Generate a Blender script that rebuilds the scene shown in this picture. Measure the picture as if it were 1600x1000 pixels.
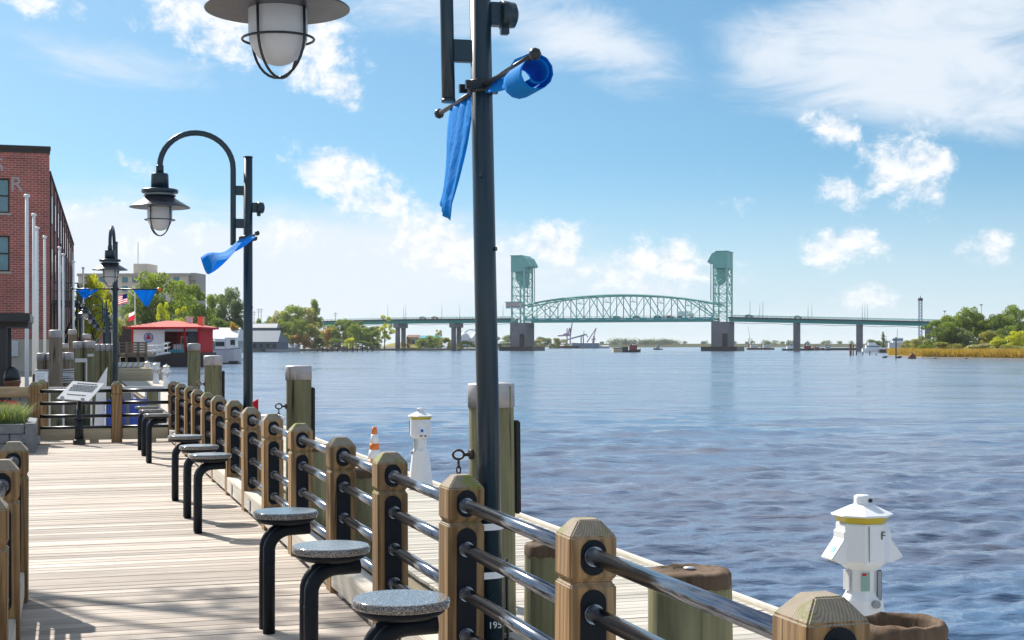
import bpy, bmesh, math, random
import numpy as np
from mathutils import Vector, Matrix
R = math.radians
sc = bpy.context.scene
for o in list(bpy.data.objects): bpy.data.objects.remove(o)
C = sc.collection

# ------------------------------------------------------------------ camera
F, H, HZ = 2222.0, 1.67, 540.0          # focal length (px of a 1600 px frame), eye height, horizon row
cam = bpy.data.cameras.new('camera'); cam.lens = 50.0; cam.sensor_width = 36.0
cam.shift_y = 0.025; cam.clip_start = 0.05; cam.clip_end = 30000
co = bpy.data.objects.new('camera', cam); C.objects.link(co)
co.location = (0, 0, H); co.rotation_euler = (R(90), 0, 0); sc.camera = co
sc.render.resolution_x, sc.render.resolution_y = 1024, 640
sc.view_settings.view_transform = 'Standard'; sc.view_settings.look = 'None'
sc.view_settings.gamma = 1; sc.view_settings.exposure = 0.71; sc.view_settings.use_curve_mapping = False

# ------------------------------------------------------------------ sky and sun
SUN_AZ, SUN_EL = R(-37.5), R(40)
def nd(nt, t, loc=None, **kw):
    n = nt.nodes.new(t)
    for k, v in kw.items():
        if k.startswith('i_'):
            n.inputs[k[2:].replace('_', ' ')].default_value = v
        else: setattr(n, k, v)
    return n
w = bpy.data.worlds.new('World'); sc.world = w; w.use_nodes = True
nt = w.node_tree; nt.nodes.clear(); L = nt.links.new
def mth(op, a, b=None, c=None, clamp=False):
    n = nt.nodes.new('ShaderNodeMath'); n.operation = op; n.use_clamp = clamp
    for i, x in enumerate((a, b, c)):
        if x is None: continue
        if isinstance(x, (int, float)): n.inputs[i].default_value = x
        else: L(x, n.inputs[i])
    return n.outputs[0]
def smooth(x, lo, hi, a=0.0, b=1.0):
    n = nt.nodes.new('ShaderNodeMapRange'); n.interpolation_type = 'SMOOTHSTEP'
    n.inputs[1].default_value = lo; n.inputs[2].default_value = hi; n.inputs[3].default_value = a; n.inputs[4].default_value = b
    L(x, n.inputs[0]); return n.outputs[0]
tc = nt.nodes.new('ShaderNodeTexCoord')
sep = nt.nodes.new('ShaderNodeSeparateXYZ'); L(tc.outputs['Generated'], sep.inputs[0])
az = mth('MULTIPLY', mth('ARCTAN2', sep.outputs[0], sep.outputs[1]), 57.2958)
el = mth('MULTIPLY', mth('ARCSINE', sep.outputs[2]), 57.2958)
# the clear sky: the lookup is raised so that the blue comes down as low as it does in the photograph
zz = mth('MULTIPLY_ADD', mth('SUBTRACT', 1.0, mth('EXPONENT', mth('MULTIPLY', mth('MAXIMUM', sep.outputs[2], 0.0), -3.6))), .50, 0.055)
cmb = nt.nodes.new('ShaderNodeCombineXYZ'); L(sep.outputs[0], cmb.inputs[0]); L(sep.outputs[1], cmb.inputs[1]); L(zz, cmb.inputs[2])
nrm = nt.nodes.new('ShaderNodeVectorMath'); nrm.operation = 'NORMALIZE'; L(cmb.outputs[0], nrm.inputs[0])
sky = nt.nodes.new('ShaderNodeTexSky'); sky.sky_type = 'NISHITA'; sky.sun_disc = False
sky.sun_elevation = SUN_EL; sky.sun_rotation = SUN_AZ % (2 * math.pi)
sky.air_density = 1.0; sky.dust_density = 0.35; sky.ozone_density = 2.2; sky.altitude = 0
L(nrm.outputs[0], sky.inputs[0])
hsv = nt.nodes.new('ShaderNodeHueSaturation'); hsv.inputs['Saturation'].default_value = 1.20; hsv.inputs['Value'].default_value = 1.0
L(sky.outputs[0], hsv.inputs['Color'])
tint = nt.nodes.new('ShaderNodeMix'); tint.data_type = 'RGBA'; tint.blend_type = 'MULTIPLY'; tint.inputs['Factor'].default_value = 1; tint.inputs['B'].default_value = (1.02, 1.13, 1.0, 1)
L(hsv.outputs[0], tint.inputs['A'])
hzm = nt.nodes.new('ShaderNodeMix'); hzm.data_type = 'RGBA'; hzm.inputs['B'].default_value = (5.6, 6.55, 7.3, 1); L(tint.outputs['Result'], hzm.inputs['A']); L(smooth(el, 0.0, 7.5, .85, 0.0), hzm.inputs['Factor'])
# clouds, laid out by compass bearing and elevation in degrees
pv = nt.nodes.new('ShaderNodeCombineXYZ'); L(az, pv.inputs[0]); L(el, pv.inputs[1])
def fbm(scale, sy, detail=8, rough=0.58, off=(0, 0, 0), dist=0.0):
    mp = nt.nodes.new('ShaderNodeMapping'); mp.inputs['Scale'].default_value = (scale, scale * sy, 1); mp.inputs['Location'].default_value = off
    L(pv.outputs[0], mp.inputs['Vector'])
    n = nt.nodes.new('ShaderNodeTexNoise'); n.inputs['Scale'].default_value = 1; n.inputs['Detail'].default_value = detail
    n.inputs['Roughness'].default_value = rough; n.inputs['Distortion'].default_value = dist
    L(mp.outputs[0], n.inputs['Vector']); return n.outputs[0]
def blobs(lst):
    out = None
    for (a, e, ra, re, rot, amp) in lst:
        m = nt.nodes.new('ShaderNodeMapping'); m.vector_type = 'TEXTURE'
        m.inputs['Location'].default_value = (a, e, 0); m.inputs['Rotation'].default_value = (0, 0, R(rot)); m.inputs['Scale'].default_value = (ra, re, 1)
        L(pv.outputs[0], m.inputs['Vector'])
        l = nt.nodes.new('ShaderNodeVectorMath'); l.operation = 'LENGTH'; L(m.outputs[0], l.inputs[0])
        s = smooth(l.outputs['Value'], 0.0, 1.0, amp, 0.0)
        out = s if out is None else mth('MAXIMUM', out, s)
    return out
def PX(x, y, rx, ry, rot=0, amp=1.0):
    return (math.degrees(math.atan((x - 800) / F)), math.degrees(math.atan((HZ - y) / F)), rx * 84 / F, ry * 84 / F, rot, amp)
cum = blobs([PX(540, 285, 120, 75, -25), PX(600, 310, 90, 55, -30), PX(665, 375, 115, 80, -15), PX(720, 400, 110, 60),
             PX(860, 380, 95, 60), PX(1040, 415, 150, 62), PX(960, 430, 120, 45, 0, .8), PX(1415, 275, 105, 85, -15), PX(1300, 210, 75, 50, -10, .85),
             PX(1440, 215, 55, 50, 0, .7), PX(1310, 305, 75, 50, -20, .75), PX(1320, 390, 110, 62, 10, .85), PX(1550, 392, 75, 45, 0, .85), PX(1355, 462, 70, 38, 0, .8),
             PX(215, 268, 60, 32, -20, .8), PX(1155, 320, 36, 40, 50, .62), PX(1140, 270, 40, 26, 0, .55),
             PX(330, 20, 190, 110, -28), PX(490, 75, 130, 95, -35), PX(530, 130, 60, 55, -50), PX(40, 20, 110, 55, -20, .85), PX(150, 335, 110, 50, 0, .62),
             PX(440, 375, 150, 60, 0, .72), PX(250, 380, 150, 70, 0, .62)])
veil = blobs([PX(1400, 120, 360, 120, -8, 1.0), PX(1500, 40, 330, 110, 5, .85), PX(1560, 190, 200, 70, -5, .8), PX(1240, 90, 190, 80, -8, .85), PX(930, 70, 230, 80, -14, .8), PX(720, 10, 260, 70, 0, .8),
              PX(450, 430, 620, 130, 0, 1.15), PX(150, 420, 420, 150, 0, 1.0), PX(640, 390, 260, 90, 0, .9), PX(900, 450, 420, 90, 0, .7), PX(160, 110, 330, 60, -8, .5), PX(1300, 500, 700, 60, 0, .5)])
# outside the frame the same kind of cloud goes on at random
far = smooth(mth('ABSOLUTE', az), 20, 30); hi_ = smooth(el, 14, 20); outside = mth('MAXIMUM', far, hi_)
cov = smooth(fbm(0.055, 1.5, 3, .5, (11, 4, 0)), .44, .62)
cum = mth('MAXIMUM', cum, mth('MULTIPLY', outside, mth('MULTIPLY', cov, .8)))
veil = mth('MAXIMUM', veil, mth('MULTIPLY', outside, mth('MULTIPLY', smooth(fbm(0.05, 2.2, 3, .5, (3, 9, 0)), .40, .60), .85)))
n1 = fbm(0.70, 1.3, 12, .66, (0, 0, 0), .25); n2 = fbm(0.70, 1.3, 12, .66, (0.15, -0.26, 0), .25)
d1 = smooth(mth('ADD', mth('MULTIPLY', n1, 2.3), mth('MULTIPLY_ADD', cum, 1.25, -1.68)), 0.05, 0.75, 0, .96)
nv = fbm(0.20, 3.0, 11, .66, (2, 7, 0), .7)
d2 = smooth(mth('ADD', mth('MULTIPLY', nv, 1.1), mth('MULTIPLY_ADD', veil, 1.1, -.88)), -.02, .70, 0, .93)
lit = mth('MULTIPLY_ADD', mth('SUBTRACT', n2, n1), -2.4, .80, True)
ccol = nt.nodes.new('ShaderNodeMix'); ccol.data_type = 'RGBA'
ccol.inputs['A'].default_value = (5.0, 5.9, 7.1, 1); ccol.inputs['B'].default_value = (8.7, 8.8, 8.9, 1); L(lit, ccol.inputs['Factor'])
vm = nt.nodes.new('ShaderNodeMix'); vm.data_type = 'RGBA'; vm.inputs['B'].default_value = (6.9, 7.5, 8.2, 1)
L(d2, vm.inputs['Factor']); L(hzm.outputs['Result'], vm.inputs['A'])
cmx = nt.nodes.new('ShaderNodeMix'); cmx.data_type = 'RGBA'; L(d1, cmx.inputs['Factor']); L(vm.outputs['Result'], cmx.inputs['A']); L(ccol.outputs['Result'], cmx.inputs['B'])
bg = nt.nodes.new('ShaderNodeBackground'); bg.inputs['Strength'].default_value = 0.075
wo = nt.nodes.new('ShaderNodeOutputWorld'); L(cmx.outputs['Result'], bg.inputs['Color']); L(bg.outputs[0], wo.inputs[0])
w.cycles.sampling_method = 'MANUAL'; w.cycles.sample_map_resolution = 512

sl = bpy.data.lights.new('sun', 'SUN'); sl.energy = 5.0; sl.angle = R(0.55); sl.color = (1.0, .945, .86)
so = bpy.data.objects.new('sun', sl); C.objects.link(so)
sd = Vector((math.sin(SUN_AZ) * math.cos(SUN_EL), math.cos(SUN_AZ) * math.cos(SUN_EL), math.sin(SUN_EL)))
so.rotation_euler = (-sd).to_track_quat('-Z', 'Y').to_euler(); so.location = sd * 60

# ------------------------------------------------------------------ helpers
AL = math.atan(696 / F); CA, SA = math.cos(AL), math.sin(AL)      # the walkway runs 17 degrees left of the view
def UV(u, v, z=0.0): return Vector((v * CA - u * SA, u * CA + v * SA, z))   # u along the walkway, v to the river
def X_(px, Y): return (px - 800) * Y / F
def Z_(py, Y): return H + (HZ - py) * Y / F
WZ = -1.30                                                         # water level
class MB:
    def __init__(s): s.v = []; s.f = []; s.sm = []; s.tf = None
    def add(s, vs, fs, smooth=False):
        b = len(s.v)
        s.v += [tuple(s.tf @ Vector(p)) for p in vs] if s.tf else [tuple(p) for p in vs]
        s.f += [tuple(i + b for i in q) for q in fs]; s.sm += [smooth] * len(fs); return s
    def box(s, x0, x1, y0, y1, z0, z1):
        return s.add([(x0, y0, z0), (x1, y0, z0), (x1, y1, z0), (x0, y1, z0), (x0, y0, z1), (x1, y0, z1), (x1, y1, z1), (x0, y1, z1)],
              [(3, 2, 1, 0), (4, 5, 6, 7), (0, 1, 5, 4), (1, 2, 6, 5), (2, 3, 7, 6), (3, 0, 4, 7)])
    def prism(s, poly, a, b, axis='z', smooth=False):
        n = len(poly)
        def pt(p, h): return {'z': (p[0], p[1], h), 'y': (p[0], h, p[1]), 'x': (h, p[0], p[1])}[axis]
        s.add([pt(p, a) for p in poly] + [pt(p, b) for p in poly], [tuple(range(n - 1, -1, -1)), tuple(range(n, 2 * n))])
        return s.add([pt(p, a) for p in poly] + [pt(p, b) for p in poly], [(i, (i + 1) % n, n + (i + 1) % n, n + i) for i in range(n)], smooth)
    def tube(s, pts, r, n=10, caps=True, smooth=True):
        pts = [Vector(p) for p in pts]; m = len(pts); rs = r if isinstance(r, (list, tuple)) else [r] * m
        vs = []; up = None
        for i, p in enumerate(pts):
            d = (pts[min(i + 1, m - 1)] - pts[max(i - 1, 0)]).normalized()
            if up is None:
                up = Vector((0, 0, 1)) if abs(d.z) < .9 else Vector((1, 0, 0))
            a = d.cross(up).normalized(); b_ = a.cross(d).normalized(); up = b_
            for k in range(n):
                t = 2 * math.pi * k / n; vs.append(p + (a * math.cos(t) + b_ * math.sin(t)) * rs[i])
        fs = [(i * n + k, i * n + (k + 1) % n, (i + 1) * n + (k + 1) % n, (i + 1) * n + k) for i in range(m - 1) for k in range(n)]
        s.add(vs, fs, smooth)
        if caps: s.add(vs[:n], [tuple(range(n - 1, -1, -1))]); s.add(vs[-n:], [tuple(range(n))])
        return s
    def cyl(s, p0, p1, r0, r1=None, n=12, smooth=True): return s.tube([p0, p1], [r0, r0 if r1 is None else r1], n, True, smooth)
    def lathe(s, prof, n=20, c=(0, 0, 0), smooth=True, a0=0.0):
        vs = []; m = len(prof)
        for (r, z) in prof:
            for k in range(n):
                t = a0 + 2 * math.pi * k / n; vs.append((c[0] + r * math.cos(t), c[1] + r * math.sin(t), c[2] + z))
        s.add(vs, [(i * n + k, i * n + (k + 1) % n, (i + 1) * n + (k + 1) % n, (i + 1) * n + k) for i in range(m - 1) for k in range(n)], smooth)
        if prof[0][0] > 1e-6: s.add(vs[:n], [tuple(range(n - 1, -1, -1))])
        if prof[-1][0] > 1e-6: s.add(vs[-n:], [tuple(range(n))])
        return s
    def grid(s, fn, nu, nv, smooth=True):
        vs = [fn(i / nu, j / nv) for j in range(nv + 1) for i in range(nu + 1)]
        return s.add(vs, [(j * (nu + 1) + i, j * (nu + 1) + i + 1, (j + 1) * (nu + 1) + i + 1, (j + 1) * (nu + 1) + i) for j in range(nv) for i in range(nu)], smooth)
    def mesh(s, name, mat, bevel=0.0, seg=2):
        me = bpy.data.meshes.new(name); me.from_pydata(s.v, [], s.f)
        me.polygons.foreach_set('use_smooth', s.sm)
        bm = bmesh.new(); bm.from_mesh(me)
        bmesh.ops.remove_doubles(bm, verts=bm.verts, dist=1e-5)
        bmesh.ops.recalc_face_normals(bm, faces=bm.faces)
        if bevel:
            ed = [e for e in bm.edges if len(e.link_faces) == 2 and e.calc_face_angle(0) > R(25)]
            bmesh.ops.bevel(bm, geom=ed, offset=bevel, segments=seg, affect='EDGES', clamp_overlap=True)
        bm.to_mesh(me); bm.free()
        if mat: me.materials.append(mat)
        return me
    def build(s, name, mat, parent=None, bevel=0.0, loc=None, rz=None, seg=2):
        return ob(name, s.mesh(name, mat, bevel, seg), parent, loc, rz)
def ob(name, me, parent=None, loc=None, rz=None):
    o = bpy.data.objects.new(name, me); C.objects.link(o)
    if parent: o.parent = parent
    if loc is not None: o.location = loc
    if rz is not None: o.rotation_euler = (0, 0, rz)
    return o
def tag(o, label, cat, group=None):
    o['label'] = label; o['category'] = cat
    if group: o['group'] = group
    return o
def thing(name, label, cat, loc=(0, 0, 0), rz=0.0, group=None):
    return tag(ob(name, None, None, loc, rz), label, cat, group)
def struct(o): o['kind'] = 'structure'; return o
def copy_tree(o, parent=None):
    c = o.copy(); C.objects.link(c); c.parent = parent
    for ch in o.children: copy_tree(ch, c)
    return c
def text_mesh(s, size, mat, ext=0.002):
    cu = bpy.data.curves.new('t', 'FONT'); cu.body = s; cu.size = size; cu.align_x = 'CENTER'; cu.align_y = 'CENTER'; cu.extrude = ext
    o = bpy.data.objects.new('t', cu); C.objects.link(o); bpy.context.view_layer.update()
    me = bpy.data.meshes.new_from_object(o.evaluated_get(bpy.context.evaluated_depsgraph_get()))
    bpy.data.objects.remove(o); me.materials.clear(); me.materials.append(mat); return me
rnd = random.Random(7)

# ------------------------------------------------------------------ materials
def M(name, col=(.5, .5, .5), rough=.6, metal=0.0, spec=.5, **kw):
    m = bpy.data.materials.new(name); m.use_nodes = True
    b = m.node_tree.nodes['Principled BSDF']
    b.inputs['Base Color'].default_value = (*col, 1); b.inputs['Roughness'].default_value = rough
    b.inputs['Metallic'].default_value = metal; b.inputs['Specular IOR Level'].default_value = spec
    return m
class NT:
    def __init__(s, m): s.nt = m.node_tree; s.b = s.nt.nodes['Principled BSDF']; s.L = s.nt.links.new
    def n(s, t, **kw): return nd(s.nt, t, **kw)
    def coord(s, scale=(1, 1, 1), rot=(0, 0, 0), rand=True, kind='Object'):
        tc = s.n('ShaderNodeTexCoord'); mp = s.n('ShaderNodeMapping'); mp.inputs['Scale'].default_value = scale; mp.inputs['Rotation'].default_value = rot
        if rand:
            oi = s.n('ShaderNodeObjectInfo'); mu = s.n('ShaderNodeVectorMath', operation='SCALE'); mu.inputs[0].default_value = (37, 53, 71)
            s.L(oi.outputs['Random'], mu.inputs['Scale']); ad = s.n('ShaderNodeVectorMath', operation='ADD')
            s.L(tc.outputs[kind], ad.inputs[0]); s.L(mu.outputs[0], ad.inputs[1]); s.L(ad.outputs[0], mp.inputs['Vector'])
        else: s.L(tc.outputs[kind], mp.inputs['Vector'])
        return mp.outputs[0]
    def noise(s, v, scale=1, detail=5, rough=.6, dist=0):
        n = s.n('ShaderNodeTexNoise'); n.inputs['Scale'].default_value = scale; n.inputs['Detail'].default_value = detail
        n.inputs['Roughness'].default_value = rough; n.inputs['Distortion'].default_value = dist; s.L(v, n.inputs['Vector']); return n.outputs[0]
    def ramp(s, f, *stops):
        r = s.n('ShaderNodeValToRGB'); e = r.color_ramp.elements
        while len(e) < len(stops): e.new(.5)
        for x, (p, c) in zip(e, stops): x.position = p; x.color = (*c, 1) if len(c) == 3 else c
        s.L(f, r.inputs[0]); return r.outputs[0]
    def mix(s, f, a, b, mode='MIX'):
        m = s.n('ShaderNodeMix', data_type='RGBA', blend_type=mode)
        for k, x in (('Factor', f), ('A', a), ('B', b)):
            if hasattr(x, 'links') or hasattr(x, 'is_linked'): s.L(x, m.inputs[k])
            elif k == 'Factor': m.inputs[k].default_value = x
            else: m.inputs[k].default_value = (*x, 1)
        return m.outputs['Result']
    def bump(s, h, st=.3, d=.01):
        b = s.n('ShaderNodeBump'); b.inputs['Strength'].default_value = st; b.inputs['Distance'].default_value = d
        s.L(h, b.inputs['Height']); s.L(b.outputs[0], s.b.inputs['Normal'])
    def col(s, c): s.L(c, s.b.inputs['Base Color'])
    def rgh(s, c): s.L(c, s.b.inputs['Roughness'])
    def rand(s): return s.n('ShaderNodeObjectInfo').outputs['Random']
    def mr(s, x, a, b, c=0., d=1.):
        n = s.n('ShaderNodeMapRange'); n.clamp = True
        for i, q in enumerate((a, b, c, d)): n.inputs[i + 1].default_value = q
        s.L(x, n.inputs[0]); return n.outputs[0]
def wood(name, lo, hi, axis, fine=60, dark=(.05, .035, .02), moss=0.0, rough=.8, vary=.35, bump=.35, crack=.5, gash=0.0, rings=0.0, screws=False, tide=False):
    m = M(name, hi, rough, spec=.25); t = NT(m)
    s = [fine, fine, fine]; s[axis] = fine * .035
    v = t.coord(tuple(s)); g = t.noise(v, 1, 5, .65, .4)
    s2 = [9, 9, 9]; s2[axis] = .7
    v2 = t.coord(tuple(s2)); g2 = t.noise(v2, 1, 4, .6, .8)
    c = t.ramp(g, (.3, lo), (.7, hi))
    c = t.mix(t.mr(g2, .3, .75), c, t.ramp(g2, (.3, tuple(x * .62 for x in lo)), (.7, tuple(min(1, x * 1.12) for x in hi))), 'MIX')
    ck = t.mr(g, .34, .26, 0, crack); c = t.mix(ck, c, dark)
    if rings:
        wv = t.n('ShaderNodeTexWave'); wv.wave_type = 'BANDS'; wv.bands_direction = 'DIAGONAL'; wv.inputs['Scale'].default_value = 1.0; wv.inputs['Distortion'].default_value = 9; wv.inputs['Detail'].default_value = 3; wv.inputs['Detail Scale'].default_value = .8
        s4 = [rings, rings, rings]; s4[axis] = rings * .045; t.L(t.coord(tuple(s4)), wv.inputs['Vector'])
        c = t.mix(t.mr(wv.outputs[1], .3, .95, 0, .56), c, tuple(x * .42 for x in lo)); sp3 = [30, 30, 30]; sp3[axis] = 1.6
        ckn = t.noise(t.coord(tuple(sp3)), 1, 2, .5, .6); c = t.mix(t.mr(ckn, .69, .73, 0, .85), c, dark)
        gr = t.noise(t.coord((5, 5, 1.6)), 1, 4, .6); c = t.mix(t.mr(gr, .52, .74, 0, .42), c, (.30, .24, .18))
    r = t.rand(); c = t.mix(1.0, c, t.ramp(r, (0, (1 - vary,) * 3), (1, (1 + vary * .35,) * 3)), 'MULTIPLY')
    if moss:
        ge = t.n('ShaderNodeNewGeometry'); sp = t.n('ShaderNodeSeparateXYZ'); t.L(ge.outputs['Normal'], sp.inputs[0])
        mo = t.noise(t.coord((7, 7, 7)), 1, 5, .7)
        mm = t.n('ShaderNodeMath', operation='MULTIPLY'); t.L(t.mr(sp.outputs[2], .25, .6), mm.inputs[0]); t.L(t.mr(mo, .62 - moss * .3, .75 - moss * .2), mm.inputs[1])
        up = t.mr(sp.outputs[2], .25, .6, 0, .8); rg_ = t.n('ShaderNodeTexWave'); rg_.wave_type = 'RINGS'; rg_.rings_direction = 'Z'; rg_.inputs['Scale'].default_value = 34; rg_.inputs['Distortion'].default_value = 3; rg_.inputs['Detail'].default_value = 2
        mpp = t.n('ShaderNodeMapping'); mpp.inputs['Location'].default_value = (.06, .05, 0); tcc = t.n('ShaderNodeTexCoord'); t.L(tcc.outputs['Object'], mpp.inputs['Vector']); t.L(mpp.outputs[0], rg_.inputs['Vector'])
        c = t.mix(up, c, t.ramp(rg_.outputs[1], (.15, (.22, .19, .15)), (.8, (.34, .30, .25))))
        c = t.mix(mm.outputs[0], c, t.ramp(mo, (.4, (.09, .11, .015)), (.7, (.20, .24, .02))))
    if gash:
        s3 = [13, 13, 13]; s3[axis] = .9
        gz = t.noise(t.coord(tuple(s3)), 1, 3, .55, .2); c = t.mix(t.mr(gz, .60, .68, 0, gash), c, dark); c = t.mix(t.mr(gz, .40, .28, 0, .5), c, tuple(min(1, x * 1.5) for x in hi))
    if screws:
        tcs = t.n('ShaderNodeTexCoord'); sx_ = t.n('ShaderNodeSeparateXYZ'); t.L(tcs.outputs['Object'], sx_.inputs[0])
        def mm_(op, a, b=None, c_=None):
            n = t.n('ShaderNodeMath', operation=op)
            for i, x in enumerate((a, b, c_)):
                if x is None: continue
                if isinstance(x, (int, float)): n.inputs[i].default_value = x
                else: t.L(x, n.inputs[i])
            return n.outputs[0]
        fx = mm_('SUBTRACT', mm_('ABSOLUTE', mm_('SUBTRACT', mm_('FRACT', mm_('DIVIDE', mm_('ADD', sx_.outputs[0], 10.85), .70)), .5)), .5); fx = mm_('MULTIPLY', fx, .70); fy = mm_('SUBTRACT', mm_('ABSOLUTE', sx_.outputs[1]), .042)
        rr2 = mm_('SQRT', mm_('ADD', mm_('MULTIPLY', fx, fx), mm_('MULTIPLY', fy, fy))); c = t.mix(t.mr(rr2, .006, .003, 0, .6), c, (.05, .04, .035))
        kn = t.n('ShaderNodeTexVoronoi'); kn.inputs['Scale'].default_value = 1; t.L(t.coord((2.2, 9, 9)), kn.inputs['Vector']); c = t.mix(t.mr(kn.outputs['Distance'], .16, .07, 0, .55), c, tuple(x * .35 for x in lo))
        st = t.noise(t.coord((.9, .9, .9), kind='Object'), 1, 5, .7); c = t.mix(t.mr(st, .55, .75, 0, .35), c, tuple(x * .55 for x in lo))
    if tide:
        ge2 = t.n('ShaderNodeNewGeometry'); sp2 = t.n('ShaderNodeSeparateXYZ'); t.L(ge2.outputs['Position'], sp2.inputs[0])
        tn = t.noise(t.coord((8, 8, 2)), 1, 4, .6); ta = t.n('ShaderNodeMath', operation='MULTIPLY_ADD'); t.L(tn, ta.inputs[0]); ta.inputs[1].default_value = -.5; t.L(sp2.outputs[2], ta.inputs[2])
        c = t.mix(t.mr(ta.outputs[0], -.55, -.85, 0, .8), c, (.03, .035, .018))
    t.col(c); t.bump(g, bump, .004); return m
M_POST = wood('wood_post', (.235, .135, .06), (.50, .315, .155), 2, 38, moss=.42, vary=.30, bump=.6, rings=11)
M_BEAM = wood('wood_beam_bleached', (.50, .44, .36), (.70, .64, .55), 1, 50, vary=.12)
M_BEAMX = wood('wood_beam_brown', (.25, .19, .12), (.40, .32, .22), 0, 50, vary=.15)
M_DECK = wood('wood_deck', (.33, .272, .225), (.61, .53, .458), 0, 55, dark=(.11, .085, .065), vary=.40, bump=.4, crack=.7, screws=True)
M_DOCK = wood('wood_dock', (.34, .315, .27), (.56, .52, .46), 0, 50, dark=(.10, .08, .06), vary=.28)
M_WHALE = wood('wood_waler', (.40, .33, .22), (.56, .48, .35), 1, 45, vary=.15)
M_PILE = wood('wood_pile_green', (.12, .112, .058), (.27, .25, .14), 2, 26, dark=(.025, .025, .014), vary=.25, bump=1.0, crack=.95, gash=.9, tide=True)
M_PILEB = wood('wood_pile_brown', (.15, .11, .08), (.27, .215, .16), 2, 26, dark=(.03, .02, .014), vary=.25, bump=.9, crack=.9, gash=.8, tide=True)
M_PTOP = wood('wood_pile_end', (.06, .035, .022), (.17, .11, .07), 2, 30, vary=.2, bump=.9)
def plain(name, col, rough=.6, metal=0., spec=.5, var=.12, sc=6, bump=0.0, dirt=0.0, dcol=(.1, .08, .06)):
    m = M(name, col, rough, metal, spec); t = NT(m); n = t.noise(t.coord((sc, sc, sc)), 1, 6, .65)
    c = t.ramp(n, (.25, tuple(x * (1 - var) for x in col)), (.75, tuple(min(1, x * (1 + var)) for x in col)))
    if dirt: c = t.mix(t.mr(t.noise(t.coord((sc * .5, sc * .5, sc * .12)), 1, 6, .7), .52, .72, 0, dirt), c, dcol)
    t.col(c); t.rgh(t.mr(n, .2, .8, max(.02, rough * .8), min(1, rough * 1.2)))
    if bump: t.bump(n, bump, .01)
    return m
M_BLACK = plain('paint_black', (.010, .014, .020), .33, var=.08, sc=4)
M_BLACKM = plain('paint_black_matt', (.008, .012, .018), .5, spec=.16, var=.15, sc=20)
M_NAVY = plain('pole_paint_navy', (.008, .028, .046), .30, var=.06, sc=2)
M_HOODI = plain('lamp_hood_bronze', (.035, .035, .042), .3, var=.2, sc=9)
M_STEEL = M('stainless_steel', (.62, .63, .66), .24, 1.0)
_t = NT(M_STEEL); _v = _t.coord((60, .25, 60)); _n = _t.noise(_v, 1, 4, .6); _t.rgh(_t.mr(_n, .3, .7, .15, .22)); _t.col(_t.ramp(_n, (.3, (.17, .19, .23)), (.7, (.28, .30, .35))))
M_CAP = plain('galvanised_sheet', (.40, .375, .375), .45, .35, var=.28, sc=3.5, dirt=.5, dcol=(.22, .17, .15))
M_GALV = plain('galvanised_bracket', (.55, .57, .60), .4, .5, var=.15)
M_WHITE = plain('white_plastic', (.80, .81, .83), .38, var=.05, sc=3, dirt=.18, dcol=(.5, .45, .38))
M_YEL = plain('amber_lens', (.55, .42, .02), .25, var=.15)
M_WPOLE = plain('white_pole_paint', (.78, .79, .80), .35, var=.06, sc=2)
M_GRAN = M('polished_granite', (.2, .2, .2), .12, spec=.6)
_t = NT(M_GRAN); _v = _t.coord((1, 1, 1)); _vo = _t.n('ShaderNodeTexVoronoi'); _vo.inputs['Scale'].default_value = 300; _t.L(_v, _vo.inputs['Vector'])
_n = _t.noise(_v, 120, 3, .7); _sp = _t.n('ShaderNodeSeparateColor'); _t.L(_vo.outputs['Color'], _sp.inputs[0])
_c = _t.ramp(_sp.outputs[0], (.18, (.012, .012, .014)), (.45, (.09, .085, .085)), (.75, (.22, .215, .21)), (.97, (.48, .46, .44))); _t.col(_t.mix(.35, _c, _t.ramp(_n, (.35, (.02, .02, .025)), (.65, (.32, .31, .30)))))
def glassy(name):
    m = bpy.data.materials.new(name); m.use_nodes = True; n = m.node_tree; b = n.nodes['Principled BSDF']
    b.inputs['Base Color'].default_value = (.80, .80, .82, 1); b.inputs['Roughness'].default_value = .22; b.inputs['Subsurface Weight'].default_value = 0.0
    t = n.nodes.new('ShaderNodeBsdfTranslucent'); t.inputs[0].default_value = (.75, .75, .77, 1); x = n.nodes.new('ShaderNodeMixShader'); x.inputs[0].default_value = .5
    n.links.new(b.outputs[0], x.inputs[1]); n.links.new(t.outputs[0], x.inputs[2]); n.links.new(x.outputs[0], n.nodes['Material Output'].inputs[0]); return m
M_GLOBE = glassy('frosted_globe')
def cloth(name, col, tr=.4):
    m = bpy.data.materials.new(name); m.use_nodes = True; n = m.node_tree; b = n.nodes['Principled BSDF']
    b.inputs['Base Color'].default_value = (*col, 1); b.inputs['Roughness'].default_value = .75; b.inputs['Specular IOR Level'].default_value = .2
    t = n.nodes.new('ShaderNodeBsdfTranslucent'); t.inputs[0].default_value = (*[min(1, c * 1.3) for c in col], 1); x = n.nodes.new('ShaderNodeMixShader'); x.inputs[0].default_value = tr
    n.links.new(b.outputs[0], x.inputs[1]); n.links.new(t.outputs[0], x.inputs[2]); n.links.new(x.outputs[0], n.nodes['Material Output'].inputs[0])
    q = NT(m); q.bump(q.noise(q.coord((14, 14, 9)), 1, 4, .6, 1.0), .55, .02); return m
M_BLUE = cloth('blue_pennant', (.003, .28, .70))
M_REDC = cloth('red_cloth', (.55, .02, .05)); M_WHC = cloth('white_cloth', (.8, .8, .82)); M_NVC = cloth('navy_cloth', (.01, .03, .20))
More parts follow.
